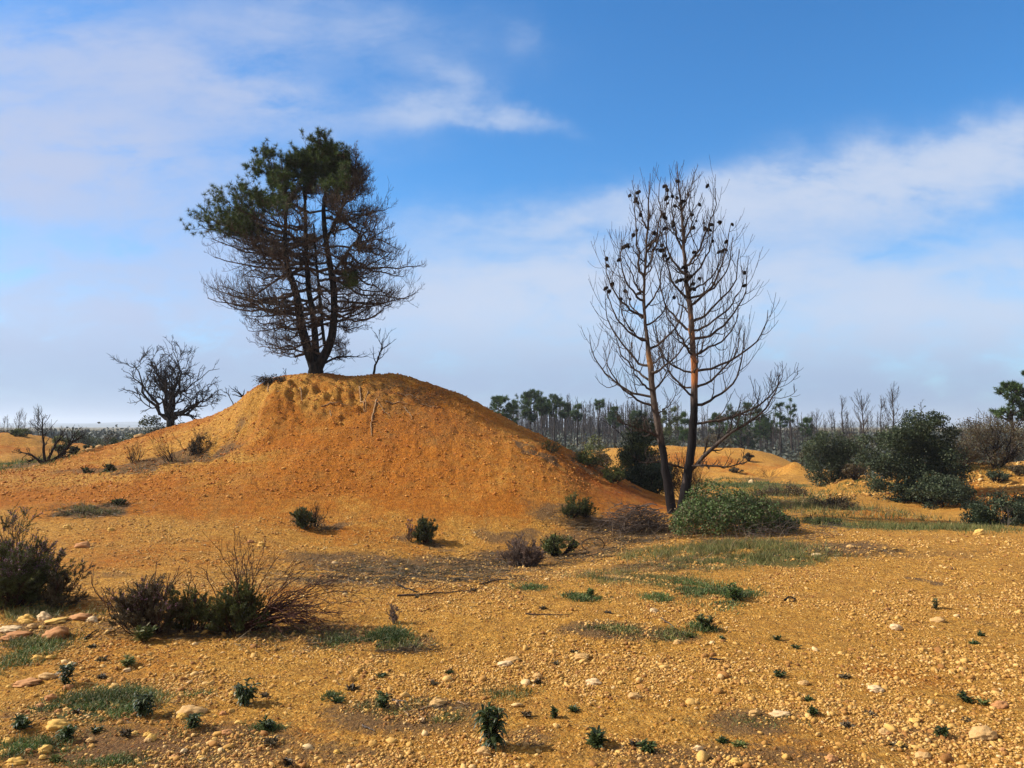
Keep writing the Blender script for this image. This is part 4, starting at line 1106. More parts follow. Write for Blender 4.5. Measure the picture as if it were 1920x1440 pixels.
# bramble mound beside the twin trunks
def bramble():
    Y = 12.6
    b = on(1372, Y)
    root = empty('bramble_bush', b, 'broad low mound of green bramble at the foot of the twin pines', 'bush')
    hw, hd = 136 / F * Y, 1.0
    h = (P(1372, 920, Y)[2] - b[2]) * .88
    n = 42000
    u = rng.uniform(-1, 1, n); v = rng.uniform(-1, 1, n)
    an = np.arctan2(v, u); m = u * u + v * v < (.82 + .22 * fbm(np.cos(an) * 1.6 + 3, np.sin(an) * 1.6, 3, 8)) ** 2; u, v = u[m], v[m]
    prof = np.clip(1.12 - (u * u + v * v), 0, 1) ** .75 * (1 - .15 * u) * 1.0
    nn = fbm(u * 3, v * 3, 3, 5)
    top = h * prof * (1 + .5 * nn) * np.where(u > .0, 1 - .55 * u, 1) * np.where(u < -.5, 1 - .5 * (-.5 - u), 1)
    z = top * rng.uniform(0, 1, len(u)) ** .55 + .03 * np.abs(rng.normal(size=len(u)))
    p = np.stack([u * hw, v * hd, z], 1)
    p[:, 2] += Hf(p[:, 0] + b[0], p[:, 1] + b[1]) - b[2]
    g = Geo(); leaves(g, p, .038, .65); g.build('foliage', M['bramble'], root)
    # arching canes
    m = 260
    a = rng.uniform(0, 6.28, m); r = rng.uniform(0, .9, m)
    s = np.stack([r * np.cos(a) * hw, r * np.sin(a) * hd, np.zeros(m)], 1); s[:, 2] = h * (1 - r * r) ** .5 * rng.uniform(.2, .9, m)
    d = nrm(np.stack([rng.normal(size=m), rng.normal(size=m), rng.uniform(.2, 1.2, m)], 1))
    g = Geo(); Pn, R = grow(s, d, rng.uniform(.2, .55, m), 8, (0, 0, -.5), .05, .004, .002); tubes(g, Pn, R, 3)
    g.build('canes', M['twig_brown'], root)
    m = 170
    u = rng.uniform(-.2, 1.1, m); v = rng.uniform(-1.15, -.5, m)
    s = np.stack([u * hw, v * hd, rng.uniform(0, .22, m)], 1)
    d = nrm(np.stack([rng.normal(size=m), .4 * rng.normal(size=m), rng.uniform(-.1, .6, m)], 1))
    g = Geo(); Pn, R = grow(s, d, rng.uniform(.2, .6, m), 6, (0, 0, -.2), .06, .003, .0015); tubes(g, Pn, R, 3)
    g.build('dry_stalks', M['twig_grey'], root)
bramble()

# ------------------------------------------------------------------ heather, broom and burnt shrubs
def shrub(name, px, py, Y, top_py, half_px, label, cat='shrub', mat='heather', flower=0., nst=26, lean=0., bare=0, twig='twig_red', sprl=.020, sprw=.0045, cnt=26, sub=(6, 5), loc=None):
    b = on(px, Y) if Y else hit(px, py)
    Y = b[1]
    root = empty(name, b, label, cat)
    h = P(px, top_py, Y)[2] - b[2]; hw = half_px / F * Y
    az = rng.uniform(0, 6.28, nst); rr_ = rng.uniform(0, 1, nst) ** .6
    e = np.stack([1.12 * hw * rr_ * np.cos(az) + lean * h, hw * .95 * rr_ * np.sin(az), h * np.sqrt(np.clip(1 - .93 * rr_ ** 2, 0, 1)) * rng.uniform(.7, 1.05, nst)], 1) * .86
    s = np.stack([hw * .28 * rr_ * np.cos(az), hw * .25 * rr_ * np.sin(az), np.full(nst, -.02)], 1)
    g = Geo(); Pn, R = grow(s, e - s, np.linalg.norm(e - s, axis=1), 8, (0, 0, .02), .08, .0045 * (h / .4) ** .5, .0016); tubes(g, Pn, R, 4)
    P2, R2 = sprout(Pn, R, sub[0], .12, .98, (20, 55), .45, .45, 6, (0, 0, .12), .08, 0, .6, .0013); tubes(g, P2, R2, 3)
    P3, R3 = sprout(P2, R2, sub[1], .1, .98, (18, 45), .5, .4, 4, (0, 0, .2), .07, 0, .7, .001); tubes(g, P3, R3, 3)
    if bare:
        a2 = rng.uniform(-1, 1, bare)
        d = nrm(np.stack([a2 * .9, rng.uniform(-.4, .4, bare), np.ones(bare)], 1))
        Pb, Rb = grow(np.stack([a2 * hw * .5, np.zeros(bare), np.zeros(bare)], 1), d, h * rng.uniform(.9, 1.25, bare), 9, (0, 0, .05), .10, .006, .0025); tubes(g, Pb, Rb, 4)
        Pc, Rc = sprout(Pb, Rb, 5, .3, .98, (20, 45), .28, .4, 5, (0, 0, .15), .08, .1, .6, .0018); tubes(g, Pc, Rc, 3)
    g.build('stems', M[twig], root)
    if mat:
        g = Geo()
        sprigs(g, P3, cnt, sprl, sprw); sprigs(g, P2, cnt, sprl, sprw, .35)
        g.build('foliage', M[mat], root)
    if flower > 0:
        g = Geo()
        sel = P3[(rng.uniform(size=len(P3)) < flower) & (P3[:, -1, 2] > h * .45)]
        if len(sel):
            t = rng.uniform(.5, 1, (len(sel), 12)); p, T, i = along(sel, t)
            leaves(g, p.reshape(-1, 3) + rng.normal(size=(p.size // 3, 3)) * .006, .010, .8)
            g.build('flowers', M['pink'], root)
    return root
shrub('heather_shrub', 28, 1145, 7.0, 985, 112, 'large dark heather with pink tips at the left edge', flower=.45, nst=80, sub=(7, 6), cnt=22, sprl=.024, sprw=.005, bare=3)
shrub('heather_shrub', 112, 1150, 6.9, 1055, 36, 'small grey heather hugging the right side of the large one', mat='heather_dull', nst=18, lean=.35, sub=(6, 5))
shrub('heather_shrub', 290, 1185, 6.05, 1085, 75, 'dull purple-brown heather left of the burnt fan of twigs', mat='heather_dull', flower=.12, nst=46, sub=(7, 5), bare=5, cnt=24)
shrub('heather_shrub', 365, 1180, 6.15, 1085, 50, 'green-topped heather joining the two low foreground heathers', nst=22, bare=2)
shrub('heather_shrub', 452, 1180, 6.1, 1080, 62, 'greener heather at the foot of the burnt fan of twigs', nst=36, sub=(7, 5), bare=2)
shrub('heather_shrub', 568, 993, None, 950, 20, 'small green heather beside the little dead stump on the slope', mat='broom', nst=20, sprl=.03, sprw=.008)
shrub('burnt_shrub', 590, 990, None, 940, 16, 'little black dead stump shrub on the foot of the mound', mat=None, nst=12, twig='twig_dark', bare=3)
shrub('broom_shrub', 798, 1016, None, 968, 24, 'green broom shrub at the foot of the mound', mat='broom', nst=26, sprl=.035, sprw=.007, sub=(6, 4))
shrub('heather_shrub', 768, 1016, None, 972, 14, 'thin pink-tipped heather left of the green broom', mat='heather_dull', flower=.6, nst=9, sub=(5, 3), cnt=10)
shrub('dry_shrub', 978, 1062, None, 1004, 46, 'pale grey-pink dry shrub on the flat before the mound', mat='dry_grey', nst=50, twig='twig_grey', sprl=.016, sprw=.005, cnt=22, sub=(7, 6))
shrub('dry_shrub', 738, 1172, None, 1130, 14, 'wispy dry pinkish plant left of centre on the gravel', mat='dry_grey', nst=9, twig='twig_grey', sub=(5, 3), cnt=8, sprl=.012)
shrub('burnt_shrub', 1070, 972, None, 922, 28, 'dark dry bush with drooping twigs on the lower right face of the mound', mat='holm_olive', nst=26, twig='twig_dark', cnt=8, sprl=.03, sprw=.006, lean=.2)
shrub('burnt_shrub', 1095, 968, None, 930, 26, 'olive dry bush right of the dark dry bush on the mound face', mat='holm_olive', nst=22, twig='twig_dark', cnt=10, sprl=.03, sprw=.006)
shrub('burnt_shrub', 256, 864, 18.0, 818, 24, 'spiky burnt shrub in the hollow, the smaller left one', mat=None, nst=20, twig='twig_dark', sub=(4, 3))
shrub('burnt_shrub', 328, 868, 17.6, 815, 34, 'crooked black burnt shrub in the middle of the hollow', mat=None, nst=14, twig='twig_dark', sub=(5, 4), bare=4, lean=-.5)
shrub('burnt_shrub', 362, 862, 17.8, 805, 26, 'grey-brown tangle of burnt shrub against the sunlit wall of the hollow', mat='heather_dull', nst=26, twig='twig_dark', sub=(6, 4), bare=3, cnt=5, lean=.4, sprl=.03, sprw=.008)
shrub('burnt_shrub', 1030, 850, 16.7, 822, 26, 'short spiky burnt shrub on the right shoulder of the mound', mat='holm_olive', nst=24, twig='twig_dark', cnt=4)
shrub('burnt_shrub', 1095, 872, 17.3, 848, 36, 'flat dry scrub along the right rim of the mound', mat='holm_olive', nst=30, twig='twig_dark', cnt=10, sprl=.03, sprw=.008)
shrub('burnt_shrub', 1150, 902, 16.9, 872, 30, 'dark dry scrub lower down the right rim of the mound', mat='holm_olive', nst=30, twig='twig_dark', cnt=10, sprl=.03, sprw=.008)
shrub('burnt_shrub', 1440, 895, 33, 872, 34, 'reddish bare shrub at the foot of the small yellow cone heap', mat=None, nst=22, twig='twig_red', sub=(4, 3))
shrub('burnt_shrub', 1290, 880, 17.5, 825, 46, 'rusty leafless shrub seen between the twin trunks', mat=None, nst=40, twig='twig_red', sub=(6, 4))
shrub('burnt_shrub', 30, 1010, 8.6, 935, 30, 'tall wispy dead stalks behind the large pink-tipped heather', mat=None, nst=5, twig='twig_red', sub=(3, 2))
shrub('pale_twig_shrub', 1880, 995, 13.5, 940, 22, 'bare whitish twigs poking out of the dark bush at the right edge', mat=None, nst=5, twig='twig_grey', sub=(3, 3))

# burnt shrub with long branches at the left skyline
def left_burnt():
    Y = 20.0
    b = on(85, Y)
    root = empty('burnt_shrub', b, 'burnt black shrub with long branches raking right at the left edge of the slope', 'shrub')
    G = Geo()
    for pl in ([(85, 872, Y, 3), (82, 845, Y, 2.4), (80, 815, Y, 1.6), (79, 785, Y, .8)], [(88, 870, Y, 3), (98, 845, Y, 2.2), (110, 825, Y, 1.2), (120, 815, Y, .6)],
               [(92, 868, Y, 3), (118, 850, Y, 2.2), (135, 830, Y, 1.6), (152, 818, Y, .8)], [(100, 866, Y, 2), (128, 835, Y, 1.4), (140, 812, Y, .8)],
               [(80, 870, Y, 2.5), (55, 850, Y, 1.6), (35, 848, Y, .8)], [(85, 868, Y, 2), (65, 858, Y, 1.4), (50, 868, Y, .7)], [(90, 865, Y, 2), (110, 858, Y, 1.4), (130, 855, Y, .7)]):
        Pn, R = stem_path(pl, b, 10); tubes(G, Pn, R, 5)
        P2, R2 = sprout(Pn, R, 12, .2, 1, (25, 55), .32, .3, 5, (0, 0, .15), .1, .1, .5, .006); tubes(G, P2, R2, 3)
        P3, R3 = sprout(P2, R2, 3, .2, 1, (25, 55), .5, .3, 4, (0, 0, .15), .1, .1, .5, .0045); tubes(G, P3, R3, 3)
    G.build('branches', M['twig_dark'], root)
left_burnt()

# fan of long burnt twigs in the foreground
def burnt_fan():
    b = hit(450, 1182)
    Y = b[1]
    root = empty('burnt_broom_shrub', b, 'burnt broom with a fan of long bare reddish twigs sprawling to the right', 'shrub')
    G = Geo()
    tips = [(384, 1010), (440, 1000), (452, 1005), (430, 1035), (418, 1050), (472, 1035), (487, 1040), (500, 1050), (520, 1055), (545, 1062), (470, 1015), (590, 1040), (600, 1075), (560, 1100), (405, 1090)]
    s, e = [], []
    for (x, y) in tips:
        s.append([rng.uniform(-.1, .12), rng.uniform(-.1, .1), 0]); e.append(P(x, y, Y + rng.uniform(-.2, .3)) - b)
    for i in range(46):      # sprawling to the right, close to the ground
        a = rng.uniform(0, 1)
        s.append([rng.uniform(-.05, .2), rng.uniform(-.1, .1), rng.uniform(0, .05)])
        e.append([rng.uniform(.35, .92), rng.uniform(-.28, .35), .02 + .36 * rng.uniform(0, 1) ** 1.6 * (1 - a * .2)])
    s, e = np.array(s), np.array(e)
    Pn, R = grow(s, e - s, np.linalg.norm(e - s, axis=1), 12, (0, 0, 0), .06, .0050, .0016)
    t = np.linspace(0, 1, 12)
    Pn[:, :, 2] += (.10 * 4 * t * (1 - t))[None] * np.where(np.arange(len(s)) > 14, 1, 0)[:, None] * rng.uniform(.3, 1.4, len(s))[:, None] * .8
    tubes(G, Pn, R, 5)
    P2, R2 = sprout(Pn, R, 7, .3, .98, (18, 38), .28, .35, 6, (0, 0, .06), .08, .2, .6, .0013); tubes(G, P2, R2, 3)
    P3, R3 = sprout(P2, R2, 2, .3, .98, (18, 40), .35, .35, 4, (0, 0, .05), .08, .2, .6, .0011); tubes(G, P3, R3, 3)
    G.build('twigs', M['twig_red'], root)
burnt_fan()

# brush pile of burnt branches at the right foot of the mound
M['brush'] = bark_mat('cut_branch_bark', (0.050, 0.034, 0.026), (0.15, 0.105, 0.078), 14)
def brush_pile():
    b = hit(1190, 1000)
    b[1] += .2
    root = empty('brush_pile', b, 'pile of cut burnt branches lying at the right foot of the mound', 'brush pile')
    def heap(n, L, r, k, flat):
        u = nrm(rng.normal(size=(n, 3))) * rng.uniform(0, 1, (n, 1)) ** .4
        c = np.stack([u[:, 0] * .62 + .02, u[:, 1] * .42, np.abs(u[:, 2]) * .40 * (1 - .3 * u[:, 0]) + .02], 1)
        d = nrm(np.stack([-1 + .45 * rng.normal(size=n), .55 * rng.normal(size=n), flat * rng.normal(size=n)], 1))
        ln = L * rng.uniform(.5, 1.3, n)
        return grow(c - d * ln[:, None] * .5, d, ln, 9, np.stack([0 * ln, .2 * rng.normal(size=n), -.25 + .2 * rng.normal(size=n)], 1), .09, r * rng.uniform(.5, 1.3, n), .0018)
    G = Geo(); Pn, R = heap(120, .6, .008, 5, .22)
    Pn[:, :, 2] = np.maximum(Pn[:, :, 2] + .05, .01); tubes(G, Pn, R, 5)
    P2, R2 = sprout(Pn, R, 6, .25, 1, (20, 55), .4, .3, 6, (0, 0, .05), .1, .1, .6, .0018); tubes(G, P2, R2, 3)
    m = 10
    Pn, R = grow(np.stack([rng.uniform(.35, .6, m), rng.uniform(-.2, .3, m), rng.uniform(.05, .2, m)], 1), nrm(np.stack([-1 * np.ones(m), .3 * rng.normal(size=m), rng.uniform(.4, 1.1, m)], 1)), rng.uniform(.5, 1.0, m), 10, (0, 0, -.6), .06, .006, .002); tubes(G, Pn, R, 4)
    P2, R2 = sprout(Pn, R, 6, .25, 1, (15, 45), .35, .3, 5, (0, 0, -.1), .1, .1, .6, .0018); tubes(G, P2, R2, 3)
    G.build('branches', M['brush'], root)
    G = Geo(); Pn, R = heap(70, .55, .005, 4, .15); Pn[:, :, 2] = np.maximum(Pn[:, :, 2] + .06, .012); tubes(G, Pn, R, 4)
    G.build('peeled_sticks', M['twig_grey'], root)
    g = Geo()
    Pn, R = stem_path([(1170, 1006, b[1] - .3, 2.2), (1130, 1008, b[1] - .35, 2), (1082, 1012, b[1] - .4, 1.2)], np.zeros(3), 8); tubes(g, Pn, R, 5)
    o = g.build('fallen_branch', M['root'], None, origin=b, loc=b)
    tag(o, 'pale peeled branch poking left out of the brush pile', 'branch')
brush_pile()
print('shrubs', round(time.time() - T0, 1))
# ------------------------------------------------------------------ distant scrub and hills
def far_scrub():
    G = Geo(); n = 2600
    n = 4200; th = np.radians(rng.uniform(-50, 50, n)); r = np.where(rng.uniform(size=n) < .45, rng.uniform(50, 95, n), rng.uniform(95, 230, n))
    x, y = r * np.sin(th), r * np.cos(th)
    z = Hf(x, y)
    hh = rng.uniform(.9, 2.0, n) * np.where(r < 95, .42, 1) * (.8 + .5 * fbm(x / 30, y / 30, 2, 3))
    k = 26
    v = rng.normal(size=(n, k, 3)) * np.array([1.2, 1.2, .32])
    p = np.stack([x, y, z + hh * .45], 1)[:, None] + v * hh[:, None, None]
    p = p.reshape(-1, 3); keep_ = p[:, 2] > np.repeat(z, k) - .2; p = p[keep_]
    leaves(G, p, np.repeat(.18 + r * .0022, k)[keep_], .7)
    o = G.build('far_scrub', M['far_scrub']); tag(o, kind='stuff')
M['far_scrub'] = leaf_mat('far_scrub_leaves', [(0, (0.030, 0.038, 0.028)), (.5, (0.055, 0.062, 0.045)), (1, (0.085, 0.085, 0.065))], .06, 0.1)
far_scrub()
def far_poles():
    G = Geo(); n = 620
    th = np.radians(np.where(rng.uniform(size=n) < .75, rng.uniform(0, 11, n), rng.uniform(0, 45, n))); r = rng.uniform(120, 230, n)
    x, y = r * np.sin(th), r * np.cos(th); z = Hf(x, y)
    L = rng.uniform(3.2, 6.6, n) * (r / 150) ** .6 * np.where((th > 0) & (th < .19), 1.15, .8)
    Pn, R = grow(np.stack([x, y, z - .1], 1), np.stack([rng.normal(size=n) * .03, rng.normal(size=n) * .03, np.ones(n)], 1), L, 4, (0, 0, 0), .01, .09, .04)
    tubes(G, Pn, R, 3)
    P2, R2 = sprout(Pn, R, 9, .35, .98, (25, 55), .10, .3, 3, (0, 0, .3), .05, .1, .5, .02); tubes(G, P2, R2, 3)
    o = G.build('distant_woods', M['far_bark']); tag(o, kind='stuff')
far_poles()
def hills():
    n = 160
    th = np.radians(np.linspace(-75, 75, n)); G = Geo()
    for k, (r, h, sd_) in enumerate(((2600, 12, 3), (3300, 26, 8))):
        h_ = np.maximum(h * (.55 + .9 * fbm(th * 4 + sd_, th * 0 + sd_, 4, 3)), 6)
        rows = []
        for j, (dr, f) in enumerate(((0, 0), (150, .55), (350, 1), (700, .6), (1000, 0))):
            rows.append(np.stack([(r + dr) * np.sin(th), (r + dr) * np.cos(th), h_ * f - 3], 1))
        V = np.concatenate(rows); idx = np.arange(5 * n).reshape(5, n)
        G.add(V, np.stack([idx[:-1, :-1], idx[:-1, 1:], idx[1:, 1:], idx[1:, :-1]], -1).reshape(-1, 4))
    m, t, b = material('wooded_hills', 1, 0)
    c = t.ramp(t.noise(objco(t), .02, 4, .6), [(0.3, (0.03, 0.045, 0.03)), (0.7, (0.07, 0.075, 0.045))]); t.put(b.inputs['Base Color'], c)
    o = G.build('hills', m, smooth=True); tag(o, kind='structure')
hills()

# ------------------------------------------------------------------ pebbles
def ico(sub):
    p = (1 + 5 ** .5) / 2
    V = [(-1, p, 0), (1, p, 0), (-1, -p, 0), (1, -p, 0), (0, -1, p), (0, 1, p), (0, -1, -p), (0, 1, -p), (p, 0, -1), (p, 0, 1), (-p, 0, -1), (-p, 0, 1)]
    Fc = [(0, 11, 5), (0, 5, 1), (0, 1, 7), (0, 7, 10), (0, 10, 11), (1, 5, 9), (5, 11, 4), (11, 10, 2), (10, 7, 6), (7, 1, 8), (3, 9, 4), (3, 4, 2), (3, 2, 6), (3, 6, 8), (3, 8, 9), (4, 9, 5), (2, 4, 11), (6, 2, 10), (8, 6, 7), (9, 8, 1)]
    V = [np.array(v) / np.linalg.norm(v) for v in V]
    for _ in range(sub):
        cache = {}; NF = []
        def mid(a, b):
            k_ = (min(a, b), max(a, b))
            if k_ not in cache:
                q = V[a] + V[b]; V.append(q / np.linalg.norm(q)); cache[k_] = len(V) - 1
            return cache[k_]
        for a, b, c in Fc:
            ab, bc, ca = mid(a, b), mid(b, c), mid(c, a)
            NF += [(a, ab, ca), (b, bc, ab), (c, ca, bc), (ab, bc, ca)]
        Fc = NF
    return np.array(V), np.array(Fc)
def stones_mesh(x, y, r, sub, flat=(.45, .9), sink=.38, jit=.12):
    V0, F0 = ico(sub); n = len(x); k = len(V0)
    a = rng.uniform(0, 6.28, n); ca, sa = np.cos(a), np.sin(a)
    sx = r * rng.uniform(.9, 1.5, n); sy = r * rng.uniform(.7, 1.0, n); sz = r * rng.uniform(*flat, n)
    v = V0[None] * (1 + jit * rng.normal(size=(n, k, 1)))
    vx, vy, vz = v[..., 0] * sx[:, None], v[..., 1] * sy[:, None], v[..., 2] * sz[:, None]
    tx, ty = rng.normal(size=n) * .18, rng.normal(size=n) * .18
    vz = vz + vx * tx[:, None] + vy * ty[:, None]
    X = vx * ca[:, None] - vy * sa[:, None] + x[:, None]; Y_ = vx * sa[:, None] + vy * ca[:, None] + y[:, None]
    Z = vz + (Hf(x, y) + sz * (1 - 2 * sink))[:, None]
    return np.stack([X, Y_, Z], -1).reshape(-1, 3), (F0[None] + (np.arange(n) * k)[:, None, None]).reshape(-1, 3)
def pebbles():
    G = Geo()
    def scatter(n, r0, r1, rad, sub, dens_pow=1.0, hi=.03):
        nonlocal G
        th = np.radians(rng.uniform(-39, 39, n)); u = rng.uniform(0, 1, n) ** dens_pow
        rr = np.sqrt(r0 ** 2 + (r1 ** 2 - r0 ** 2) * u)
        x, y = rr * np.sin(th), rr * np.cos(th)
        d = fbm(x / .9, y / .9, 3, 77) + .5 * fbm(x / .25, y / .25, 2, 78)
        m = rng.uniform(size=n) < np.clip(.52 + d * 1.1, .05, 1)
        m &= moundness(x, y) < .9
        x, y = x[m], y[m]
        s = np.clip(rad * np.exp(rng.normal(size=len(x)) * .42), .003, hi)
        V, F_ = stones_mesh(x, y, s, sub); G.add(V, F_)
    scatter(90000, 2.7, 5.6, .0054, 0)
    scatter(76000, 5.6, 9.5, .0064, 0, .9)
    scatter(24000, 9.5, 13.5, .009, 0, .9)
    o = G.build('gravel', M['pebble']); tag(o, kind='stuff')
    G = Geo()
    scatter(3600, 2.7, 6.5, .0088, 1, .9)
    scatter(700, 6.5, 12.5, .011, 1)
    scatter(260, 2.8, 6.0, .018, 1, 1, .030)
    o = G.build('loose_pebbles', M['pebble'], smooth=True); tag(o, kind='stuff')
pebbles()
def slope_clods():
    G = Geo(); n = 42000
    x = rng.uniform(-13, 5.5, n); y = rng.uniform(12.2, 21, n)
    m = (moundness(x, y) > .3); x, y = x[m], y[m]
    s = np.clip(.0085 * np.exp(rng.normal(size=len(x)) * .5), .005, .035)
    V, F_ = stones_mesh(x, y, s, 0, (.5, .9), .3, .2); G.add(V, F_)
    # stony bank at the right
    n = 2600
    x = rng.uniform(8.5, 17, n); y = rng.uniform(17.5, 27, n); m = (base_h(x, y) > -.38); x, y = x[m], y[m]
    s = np.clip(.030 * np.exp(rng.normal(size=len(x)) * .5), .015, .09)
    V, F_ = stones_mesh(x, y, s, 0, (.4, .8), .3, .2)
    G2 = Geo(); G2.add(V, F_); tag(G2.build('bank_rubble', M['pebble']), kind='stuff')
    o = G.build('soil_clods', M['clod'], smooth=True); tag(o, kind='stuff')
M['clod'] = stone_mat('orange_clods', [(0, (0.32, 0.092, 0.012)), (.5, (0.44, 0.140, 0.020)), (.85, (0.52, 0.21, 0.035)), (1, (0.60, 0.32, 0.08))])
slope_clods()

# single stones one can point at
def rock(px, py, rx, ry, mat, label, group=None, flat=.6, name='rock', cat='stone'):
    c = hit(px, py + ry * .5)
    if c is None: return
    Y = c[1]
    V0, F0 = ico(3)
    r = rx / F * Y
    sx, sy, sz = r, r * rng.uniform(.65, .9), min(ry / F * Y * 1.15, r * .95)
    s = rng.uniform(0, 50)
    nn = 1 + .26 * fbm(V0[:, 0] * 1.1 + s, V0[:, 1] * 1.1 + V0[:, 2] * 1.3 + s, 3, 4) + .09 * fbm(V0[:, 0] * 3.4 + s, V0[:, 2] * 4 + V0[:, 1] * 3, 2, 9)
    v = V0 * nn[:, None] * np.array([sx, sy, sz])
    a = rng.uniform(-.3, .3)
    v = np.stack([v[:, 0] * math.cos(a) - v[:, 1] * math.sin(a), v[:, 0] * math.sin(a) + v[:, 1] * math.cos(a), v[:, 2] + v[:, 0] * rng.uniform(-.12, .12)], 1)
    o = link(name, mesh_of(name, v, [F0], M[mat], True), None, (c[0], c[1], c[2] + sz * .22))
    tag(o, label, cat, group)
for a in [
    (110, 1360, 24, 10, 'stone_y', 'smooth egg-shaped yellow cobble right of the small leafy weed at lower left'),
    (1843, 1380, 26, 10, 'stone_g', 'pale flat slab lying alone at the lower right'),
    (360, 1330, 25, 9, 'stone_g', 'flat tan stone right of the green grass patch at lower left'),
    (341, 1342, 10, 7, 'stone_y', 'small yellow stone tucked against the flat tan stone'),
    (906, 1408, 15, 8, 'stone_g', 'tan stone at the foot of the tall drooping weed'),
    (103, 1192, 22, 12, 'stone_r', 'reddish tilted slab in the stone heap at left'),
    (50, 1164, 16, 9, 'stone_y', 'round ochre boulder at the back of the stone heap at left'),
    (83, 1166, 14, 9, 'stone_w', 'whitish hollow stone beside the ochre boulder'),
    (20, 1186, 18, 5, 'stone_w', 'long white flat stone at the left end of the stone heap'),
    (58, 1185, 10, 5, 'stone_g', 'small pale stone between white flat stone and red slab'),
    (48, 1174, 11, 5, 'stone_y', 'bright yellow stone below the ochre boulder'),
    (106, 1177, 20, 4, 'stone_y', 'thin yellow slab leaning over the reddish slab'),
    (148, 1168, 22, 7, 'stone_r', 'long rusty stone at the right end of the stone heap'),
    (172, 1171, 13, 6, 'stone_w', 'pale stone at the right tip of the stone heap'),
    (30, 1196, 26, 7, 'stone_r', 'flat brown stone low in the stone heap'),
    (70, 1238, 13, 7, 'stone_y', 'yellow cobble below the stone heap'),
    (95, 1237, 9, 5, 'stone_y', 'smaller yellow stone beside the yellow cobble below the heap'),
    (88, 1272, 16, 7, 'stone_g', 'grey-tan stone left of the drooping weed at far left'),
    (50, 1280, 24, 6, 'stone_r', 'flat reddish stone left of the grey-tan stone'),
    (128, 1290, 9, 5, 'stone_r', 'little red stone at the foot of the weed at far left'),
    (95, 1311, 12, 8, 'stone_r', 'orange stone above the grass patch at lower left'),
    (284, 1385, 11, 7, 'stone_y', 'angular yellow stone in the gravel below the grass patch'),
    (85, 1407, 11, 8, 'stone_y', 'upper of two yellow stones near the bottom left'),
    (80, 1420, 7, 5, 'stone_y', 'lower of two yellow stones near the bottom left'),
    (15, 1392, 12, 7, 'stone_y', 'yellow stone against the bottom left edge'),
    (30, 1430, 18, 7, 'stone_y', 'tan stone in the bottom left corner'),
    (427, 1371, 11, 5, 'stone_r', 'pinkish flat stone in the lower left gravel'),
    (853, 1100, 5, 5, 'stone_y', 'bright round yellow stone on the brown litter before the mound'),
    (1837, 998, 10, 7, 'stone_y', 'lone rounded boulder at the far edge of the gravel on the right'),
    (1680, 1176, 11, 6, 'stone_w', 'pale stone touching a dark tuft on the right gravel'),
    (820, 1316, 16, 6, 'stone_g', 'brown-tan stone behind the pale twigs at bottom centre'),
    (1113, 1279, 14, 6, 'stone_w', 'pale pointed chip of stone right of bottom centre'),
    (1090, 1235, 16, 5, 'stone_g', 'faint flat stone above the pale pointed chip'),
    (946, 1247, 14, 4, 'stone_w', 'broken whitish flake in the middle gravel'),
    (960, 1239, 15, 4, 'stone_g', 'grey flake behind the broken whitish flake'),
    (1008, 1267, 9, 6, 'stone_g', 'rounded tan cobble in the middle gravel'),
    (1190, 1308, 13, 6, 'stone_g', 'tan cobble right of the rounded one in the centre gravel'),
    (1876, 1325, 14, 7, 'stone_r', 'ochre stone at the right edge above the pale flat slab'),
    (1641, 1293, 14, 6, 'stone_w', 'light grey stone on the right gravel'),
    (1506, 1280, 11, 5, 'stone_g', 'tan stone left of the light grey stone'),
    (1462, 1344, 17, 4, 'stone_w', 'long pale flake low on the right gravel'),
    (1415, 1340, 11, 6, 'stone_g', 'round tan stone left of the long pale flake'),
    (1714, 1355, 10, 5, 'stone_y', 'yellow stone left of the pale flat slab'),
    (1658, 1376, 10, 6, 'stone_g', 'stone pair member, tan, low on the right'),
    (1690, 1400, 9, 6, 'stone_y', 'stone pair member, yellow, low on the right'),
    (1757, 1162, 13, 5, 'stone_g', 'dull flat stone below the small green sprig at right'),
    (1270, 1205, 8, 5, 'stone_g', 'tan stone at the edge of the brown patch right of centre'),
    (1226, 1146, 8, 5, 'stone_w', 'whitish stone left of the bright green grass'),
    (1409, 907, 5, 4, 'stone_w', 'white stone lying in the green behind the bramble'),
    (1316, 922, 8, 3, 'stone_w', 'white flake in the green right behind the thicker pine'),
    (1530, 1040, 10, 3, 'stone_w', 'pale flake at the edge of the shade right of the bramble'),
    (1595, 1026, 8, 4, 'stone_g', 'tan stone at the shade edge on the far gravel'),
    (490, 1022, 8, 5, 'stone_y', 'small yellow stone behind the tips of the burnt fan'),
    (470, 1016, 6, 4, 'stone_r', 'smaller reddish stone behind the tips of the burnt fan'),
    (125, 988, 8, 5, 'stone_y', 'ochre stone on the flat before the dry brush'),
    (208, 992, 7, 4, 'stone_y', 'yellow stone right of the ochre stone before the dry brush'),
    (628, 1057, 6, 3, 'stone_w', 'whitish pebble left of the long litter patch'),
    (155, 1022, 15, 6, 'stone_r', 'low orange rock on the flat at left'),
    (1730, 1420, 14, 7, 'stone_g', 'greyish cobble near the bottom right'),
    (1560, 1425, 12, 7, 'stone_r', 'reddish cobble at the bottom right of centre'),
    (1380, 1430, 12, 6, 'stone_y', 'yellow cobble at the bottom right of centre'),
    (1310, 1405, 9, 6, 'stone_w', 'whitish cobble at the bottom right of centre'),
    (168, 845, 9, 4, 'stone_g', 'pale rock on the rim of the left slope'),
    (186, 838, 7, 4, 'stone_g', 'second pale rock on the rim of the left slope'),
    (262, 817, 9, 4, 'stone_g', 'pale rock on the rim near the leafless round tree')]:
    rock(*a)
